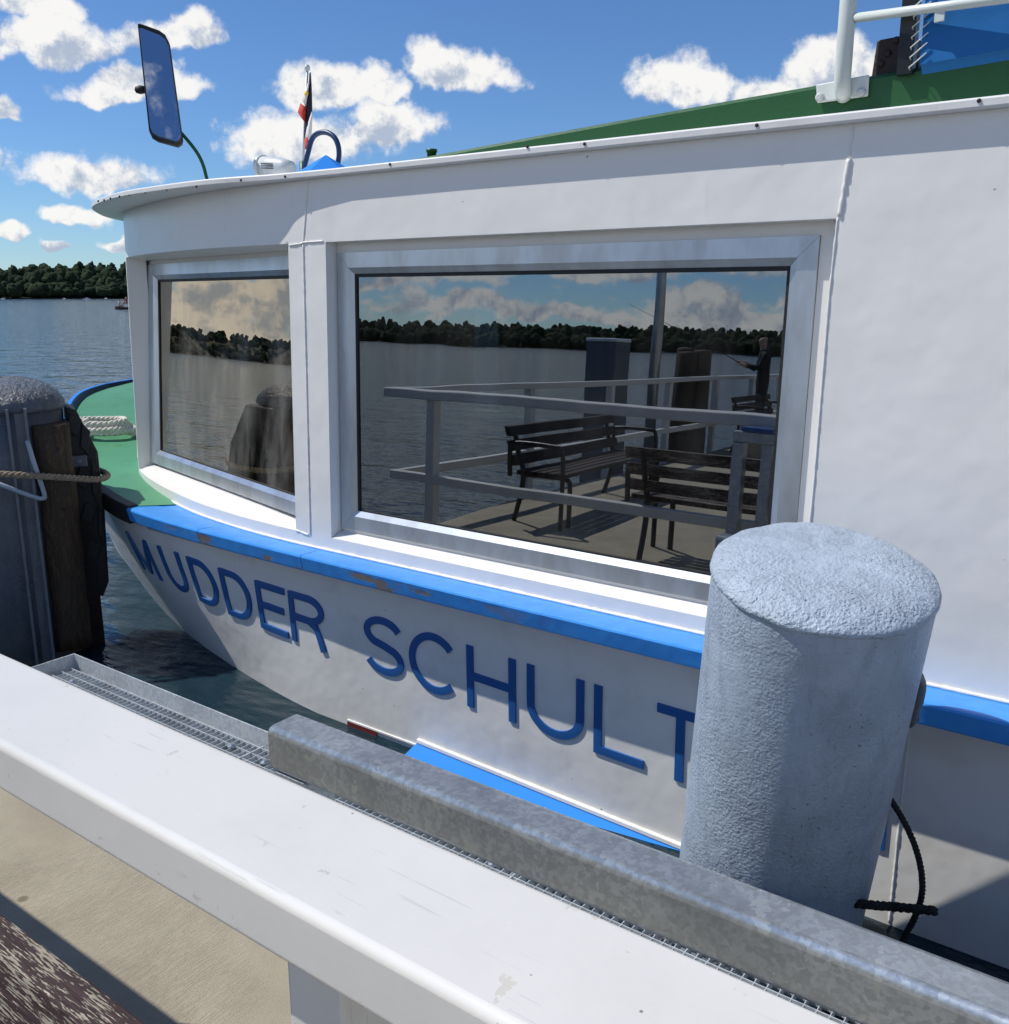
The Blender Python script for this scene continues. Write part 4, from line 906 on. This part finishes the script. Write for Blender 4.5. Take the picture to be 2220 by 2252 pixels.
# rubber slab: outline in (f, z) facing right, cut by slots
rf_ = MB(); prof = [(-.10, -1.62), (.0, -1.72), (.08, -1.62), (.09, -1.2), (.09, -.86), (.02, -.68), (-.06, -.60), (-.10, -.66)]
def slab(l0, l1, pr, m):
    n = len(pr); a = [lp_(l0, f, z) for f, z in pr]; b = [lp_(l1, f, z) for f, z in pr]; m.add(a+b, [tuple(range(n)), tuple(range(2*n-1, n-1, -1))]+[(i, (i+1) % n, n+(i+1) % n, n+i) for i in range(n)])
outl = [(.285, -1.60), (.385, -1.71), (.425, -1.62), (.44, -1.20), (.435, -.86), (.345, -.615), (.295, -.60)]
m = MB(); n = len(outl); a = [lp_(l, .10, z) for l, z in outl]; b = [lp_(l, -.16, z) for l, z in outl]; m.add(a+b, [tuple(range(n)), tuple(range(2*n-1, n-1, -1))]+[(i, (i+1) % n, n+(i+1) % n, n+i) for i in range(n)]); m.build('rubber_fender', 'black_rubber', dp, bevel=.012)
for l, z, dl, dz in ((.325, -.70, .03, .05), (.375, -.78, .02, .07), (.345, -1.0, .03, .05), (.40, -1.02, .012, .10), (.355, -1.2, .03, .05), (.41, -1.27, .012, .09), (.36, -1.42, .03, .05)):
    m = MB(); m.obox(lp_(l, .105, z), vr*dl+zz*-dz*.4, vd*.012, vr*dl*.6+zz*dz); m.build('fender_rib', 'black_rubber', dp, bevel=.006)
m = MB(); m.lathe([(.022, -.02), (.022, .012), (.010, .02)], lp_(.33, .12, -.90), -vd, 14); m.build('fender_bolt', 'channel_grey', dp)
m = MB(); m.obox(lp_(.29, .12, -.90), vr*.09, vd*.015, zz*.035); m.build('bracket', 'pile_grey', dp, bevel=.01)
hk = [lp_(.085, .36, -.735), lp_(.105, .36, -.86), lp_(.135, .36, -1.02), lp_(.125, .36, -1.045), lp_(.08, .36, -1.03), lp_(-.06, .35, -.955), lp_(-.10, .29, -.94)]
m = MB(); m.tube(curve(hk, 4), .0125, 10); m.build('rope_hook', 'pile_blue', dp)
rl = [lp_(-.42, -.10, -.885), lp_(-.36, .12, -.885), lp_(-.2, .33, -.885), lp_(-.05, .39, -.895), lp_(.10, .40, -.915), lp_(.25, .36, -.945), lp_(.40, .26, -.985), lp_(.47, .12, -.995), lp_(.45, -.10, -1.0), lp_(.35, -.26, -.98), lp_(.1, -.32, -.95)]
m = MB(); m.rope(curve(rl, 8), .019, .085); tag(m.build('mooring_rope', 'rope_tan'), 'tan twisted mooring rope pulled round the dark pile towards the bow', 'rope')

# ------------------------------------------------------------------ benches
def bench(name, label, group, mat='bench_wood'):
    """bench, length along local +x 0..2.15, back at y=0 side, seat towards -y"""
    t = thing(name, label, 'bench', (0, 0, 0), group); Lb = 2.2
    for z0, z1, y in ((.715, .795, .004), (.60, .68, -.022), (.485, .565, -.05)):
        m = MB(); m.hexa([(0, y-.028, z0), (Lb, y-.028, z0), (Lb, y+.016, z0), (0, y+.016, z0), (0, y-.006, z1), (Lb, y-.006, z1), (Lb, y+.040, z1), (0, y+.040, z1)]); m.build('back_slat', mat, t, bevel=.004)
    for y in (-.12, -.21, -.30, -.39, -.48):
        m = MB(); m.box((0, y-.035, .415), (Lb, y+.035, .45)); m.build('seat_slat', mat, t, bevel=.004)
    for x in (.14, Lb-.14):
        m = MB(); m.tube(curve([V((x, .028, .78)), V((x, -.02, .58)), V((x, -.075, .42)), V((x, -.06, .22)), V((x, .0, 0))], 5), .022, 8); m.build('back_leg', 'black_steel', t)
        m = MB(); m.tube(curve([V((x, -.06, .40)), V((x, -.30, .40)), V((x, -.47, .385)), V((x, -.50, .30)), V((x, -.50, 0))], 5), .022, 8); m.build('front_leg', 'black_steel', t)
    for x in (.0, Lb):
        m = MB(); m.tube(curve([V((x, -.03, .40)), V((x, -.02, .62)), V((x, -.06, .665)), V((x, -.40, .665)), V((x, -.475, .63)), V((x, -.49, .42)), V((x, -.495, .0))], 5), .020, 8); m.build('arm_rest', 'black_steel', t)
    return t
bn = bench('jetty_bench', 'weathered brown slatted bench backing onto the white foreground railing', 'benches on the jetty'); bn.location = (-3.08, .476, ZDK)
bn.scale = (1.0, 1, 1)
ba = bench('jetty_bench', '', 'benches on the jetty', 'bench_wood_dark'); ba['label'] = 'dark slatted bench facing along the jetty, nearest the end railing corner, reflected in window'; ba.location = (-4.68, -2.15, ZDK); ba.rotation_euler = (0, 0, R(83))
bc = copy_tree(ba); bc['label'] = 'dark slatted bench farther back along the end railing, reflected in window'; bc.location = (-5.55, -9.0, ZDK); bc.rotation_euler = (0, 0, R(84))

# galvanised hoop under the rail, piles, pole, block: beside and behind the camera, seen in the window
ho = thing('galvanised_hoop', 'grey galvanised hoop frame standing just outside the white railing, reflected in the window', 'frame', (-1.95, .74, ZDK))
m = MB(); bar(m, (-2.20, .745, -.665), (-1.93, .745, -.665), .07, .07, .008); m.build('hoop_top', 'galvanised', ho)
for x in (-2.165, -1.985):
    m = MB(); m.box((x-.034, .712, ZDK), (x+.034, .778, -.736)); m.build('hoop_leg', 'galvanised', ho)
m = MB(); m.box((-2.15, .70, -.664), (-1.95, .80, -.636)); m.build('blue_pad', 'navy_letter', ho, bevel=.008)
sp = thing('square_pile', 'grey green square steel pile beyond the end railing, reflected in window', 'mooring pile', (-6.7, -5.5, ZW))
m = MB(); m.box((-6.93, -5.72, ZW-.3), (-6.45, -5.28, -.12)); m.build('pile_body', 'pile_grey', sp, bevel=.02)
m = MB(); m.box((-6.94, -5.73, -.12), (-6.44, -5.27, -.07)); m.build('pile_cap', 'white_tube', sp, bevel=.02)
wp = thing('timber_pile', 'brown timber mooring pile beyond the end railing, reflected in window', 'mooring pile', (-6.2, -7.2, ZW))
for i, (dx, dy) in enumerate(((-.14, -.1), (.14, -.08), (0, .14))):
    m = MB(); m.lathe([(.15, ZW-.3), (.145, -.2-.03*i), (.13, -.17-.03*i), (.01, -.16-.03*i)], V((-6.2+dx, -7.2+dy, 0)), n=14); m.build('timber', 'old_timber', wp)
fp = thing('flag_pole', 'tall slender grey pole at the jetty end, reflected in the big window', 'pole', (-6.35, -6.3, ZW))
m = MB(); m.tube([V((-6.35, -6.3, ZW-.2)), V((-6.32, -6.28, 1)), V((-6.28, -6.25, 6.5))], [.085, .075, .05], 12); m.build('pole_tube', 'galvanised', fp)
cb_ = MB(); cb_.box((-5.05, -6.75, ZDK), (-4.68, -6.40, ZDK+.36)); tag(cb_.build('concrete_block', 'concrete', bevel=.02), 'pale concrete block standing on the jetty, reflected in the big window', 'block')

# ------------------------------------------------------------------ people
def person(name, label, joints, edges, radii, mat, loc, rotz=0, group=None, head=None):
    me = bpy.data.meshes.new(name); me.from_pydata(joints, edges, []); o = bpy.data.objects.new(name, me); C.objects.link(o); me.materials.append(MATS[mat])
    md = o.modifiers.new('skin', 'SKIN'); md.use_smooth_shade = True
    for v, r in zip(me.skin_vertices[0].data, radii): v.radius = (r, r) if not isinstance(r, tuple) else r
    me.skin_vertices[0].data[0].use_root = True
    s = o.modifiers.new('sub', 'SUBSURF'); s.levels = 1; s.render_levels = 2
    o.location = loc; o.rotation_euler = (0, 0, rotz); return tag(o, label, 'person', group)
def cloth_skin(name, top, legs, headz, hair):
    k = NT(name); x = k.xyz(k.co); c = k.mix(k.ramp(x[2], headz[3], headz[3]+.02), legs, top)
    arm = k.ramp(x[1], .30, .33); c = k.mix(arm, c, (.50, .30, .21))
    c = k.mix(k.ramp(x[2], headz[0], headz[0]+.015), c, (.50, .30, .21)); back = k.math('MAXIMUM', k.ramp(x[2], headz[1], headz[1]+.02), k.math('MULTIPLY', k.ramp(x[1], -.02, .0, 1, 0), k.ramp(x[2], headz[0], headz[0]+.03)))
    c = k.mix(back, c, hair); k.color(c); k.rough(.8)
cloth_skin('angler_cloth', (.012, .012, .013), (.015, .015, .02), (1.50, 1.69, 0, .95), (.02, .014, .01))
J = [(0, 0, 1.0), (0, 0, 1.15), (0, .0, 1.32), (0, .0, 1.45), (0, .01, 1.53), (0, .03, 1.62), (0, .035, 1.72), (.17, 0, 1.42), (.24, .10, 1.22), (.16, .32, 1.24), (.11, .42, 1.27), (-.17, 0, 1.42), (-.25, .08, 1.20), (-.14, .30, 1.26), (-.08, .44, 1.29),
     (.10, 0, .92), (.11, .03, .52), (.11, 0, .09), (.11, .14, .04), (-.10, 0, .92), (-.11, .03, .52), (-.11, 0, .09), (-.11, .14, .04)]
Eg = [(0, 1), (1, 2), (2, 3), (3, 4), (4, 5), (5, 6), (3, 7), (7, 8), (8, 9), (9, 10), (3, 11), (11, 12), (12, 13), (13, 14), (0, 15), (15, 16), (16, 17), (17, 18), (0, 19), (19, 20), (20, 21), (21, 22)]
Rr = [(.16, .12), (.15, .11), (.17, .12), .09, .055, (.085, .10), (.07, .085), .07, .05, .038, .03, .07, .05, .038, .03, .10, .07, .045, .04, .10, .07, .045, .04]
person('person', 'person in dark clothes holding a fishing rod at the railing, reflected at window edge', J, Eg, Rr, 'angler_cloth', (-5.55, -8.6, ZDK), R(62))
rod = MB(); hx = V((-5.55-.36, -8.6+.22, ZDK+1.28)); rod.tube([hx+V((.25, -.12, -.12)), hx, hx+V((-1.6, .9, .9))], [.012, .009, .003], 6); tag(rod.build('fishing_rod', 'black_steel'), 'thin dark fishing rod held by the person in dark clothes', 'rod')

# rowing boat with three people, far out on the left
RBY = -2.1
rc = onz(292, 680, ZW); bd = V((rt.x, rt.y, 0)).normalized(); bn_ = V((-bd.y, bd.x, 0))
rowb = thing('rowing_boat', 'small dark rowing boat with people far out on the lake beside the cabin', 'boat', tuple(rc))
m = MB(); rs = []
for i in range(13):
    u = -2.6+5.2*i/12; w = .75*(1-(abs(u)/2.65)**2.6)+.03; hz = .30+.16*(abs(u)/2.6)**2
    rs.append([rc+bd*u+bn_*w+zz*hz, rc+bd*u+bn_*w*.75+zz*-.05, rc+bd*u-bn_*w*.75+zz*-.05, rc+bd*u-bn_*w+zz*hz, rc+bd*u-bn_*(w-.05)+zz*(hz-.02), rc+bd*u+zz*.06, rc+bd*u+bn_*(w-.05)+zz*(hz-.02)])
m.rings(rs, True, True, False); m.build('boat_shell', 'skin_dark_boat', rowb)
for u in (-1.5, 0, 1.4):
    m = MB(); m.obox(rc+bd*u+zz*.26, bd*.12, bn_*.6, zz*.02); m.build('thwart', 'old_timber', rowb)
cloth_skin('rower_red', (.32, .10, .08), (.03, .03, .05), (.60, .80, 0, .10), (.03, .02, .012)); cloth_skin('rower_white', (.55, .50, .45), (.03, .03, .05), (.60, .80, 0, .10), (.03, .02, .012)); cloth_skin('rower_black', (.03, .028, .03), (.03, .03, .05), (.60, .80, 0, .10), (.03, .02, .012))
JS = [(0, 0, .08), (0, .02, .25), (0, .05, .45), (0, .07, .56), (0, .08, .64), (0, .10, .73), (0, .10, .82), (.18, .06, .53), (.24, .20, .34), (.16, .40, .34), (-.18, .06, .53), (-.24, .20, .34), (-.16, .40, .34), (.10, .05, .08), (.12, .42, .16), (.12, .52, -.16), (-.10, .05, .08), (-.12, .42, .16), (-.12, .52, -.16)]
ES = [(0, 1), (1, 2), (2, 3), (3, 4), (4, 5), (5, 6), (3, 7), (7, 8), (8, 9), (3, 10), (10, 11), (11, 12), (0, 13), (13, 14), (14, 15), (0, 16), (16, 17), (17, 18)]
RS = [(.16, .13), (.15, .11), (.17, .12), .09, .055, (.085, .10), (.07, .085), .07, .05, .035, .07, .05, .035, .10, .07, .045, .10, .07, .045]
ang = math.atan2(bd.y, bd.x)
for u, mt, lb, da, dz in ((-2.0, 'rower_white', 'person leaning forward in the stern of the far rowing boat', -90, .12), (-.75, 'rower_red', 'person sitting tallest in the middle of the far rowing boat', 90, .55), (.25, 'rower_black', 'person in dark clothes beside the cabin corner in the far rowing boat', 90, .25)):
    q = rc+bd*u+zz*(.28+dz); pp = person('person', lb, JS, ES, RS, mt, tuple(q), ang+R(da), 'people in the rowing boat'); pp.scale = (1.2,)*3

# small white motor boats moored off the far shores
def motorboat():
    t = thing('motor_boat', '', 'boat', (0, 0, 0), 'small white boats off the far shore'); m = MB(); rs = []
    for i in range(11):
        u = -3+6*i/10; w = 1.1*(1-max(0, (u/3.05))**2.2)*(.9 if u < -2.5 else 1)+.02; hz = .75+.25*max(0, u/3)
        rs.append([V((u, w, hz)), V((u, w*.8, -.1)), V((u, -w*.8, -.1)), V((u, -w, hz))])
    m.rings(rs, True, True, False); m.build('boat_shell', 'white_frp', t)
    m = MB(); m.hexa([(-1.2, -.8, .72), (1.3, -.7, .72), (1.3, .7, .72), (-1.2, .8, .72), (-1.0, -.7, 1.6), (.5, -.6, 1.6), (.5, .6, 1.6), (-1.0, .7, 1.6)]); m.build('cabin', 'white_frp', t)
    m = MB(); m.hexa([(-.9, -.745, 1.1), (.8, -.70, 1.1), (.8, .70, 1.1), (-.9, .745, 1.1), (-.9, -.725, 1.45), (.66, -.64, 1.45), (.66, .64, 1.45), (-.9, .725, 1.45)]); m.build('cabin_window', 'black_rubber', t)
    return t
mb0 = motorboat(); spots = []
for px, d, sc, lb in ((6, 505, .42, 'leftmost tiny white motor boat below the far forest'), (141, 520, .36, 'tiny white motor boat below the forest, left of the largest one'), (190, 470, .52, 'largest tiny white boat below the forest at left'), (233, 530, .38, 'tiny white motor boat below the forest, nearest the cabin corner')):
    q = ray(px, 652); q = V((q.x, q.y, 0)).normalized()*d; spots.append((q, sc, random.uniform(-.5, .5)+ang, lb))
# the row reflected in the window lies behind the camera, along the shore
for i in range(11):
    az = R(253.0+1.05*i+random.uniform(-.2, .2)); rr_ = shore_r(math.degrees(az))-28; spots.append((V((math.cos(az)*rr_, math.sin(az)*rr_, 0)), random.uniform(.8, 1.15), random.uniform(0, 6.28), 'small white boat in the row moored along the forest shore, reflected in the window'))
for i, (q, sc, rz, lb) in enumerate(spots):
    o = mb0 if i == 0 else copy_tree(mb0); o.location = (q.x, q.y, ZW); o.scale = (sc,)*3; o.rotation_euler = (0, 0, rz); o['label'] = lb

# ------------------------------------------------------------------ lift everything so that the lake is at z = 0
for o in list(C.objects):
    if o.parent is None and o.type in {'MESH', 'EMPTY'}: o.location.z += EYE
scn.render.engine = 'CYCLES'
scn.cycles.max_bounces = 6; scn.cycles.diffuse_bounces = 3; scn.cycles.glossy_bounces = 4; scn.cycles.transparent_max_bounces = 6
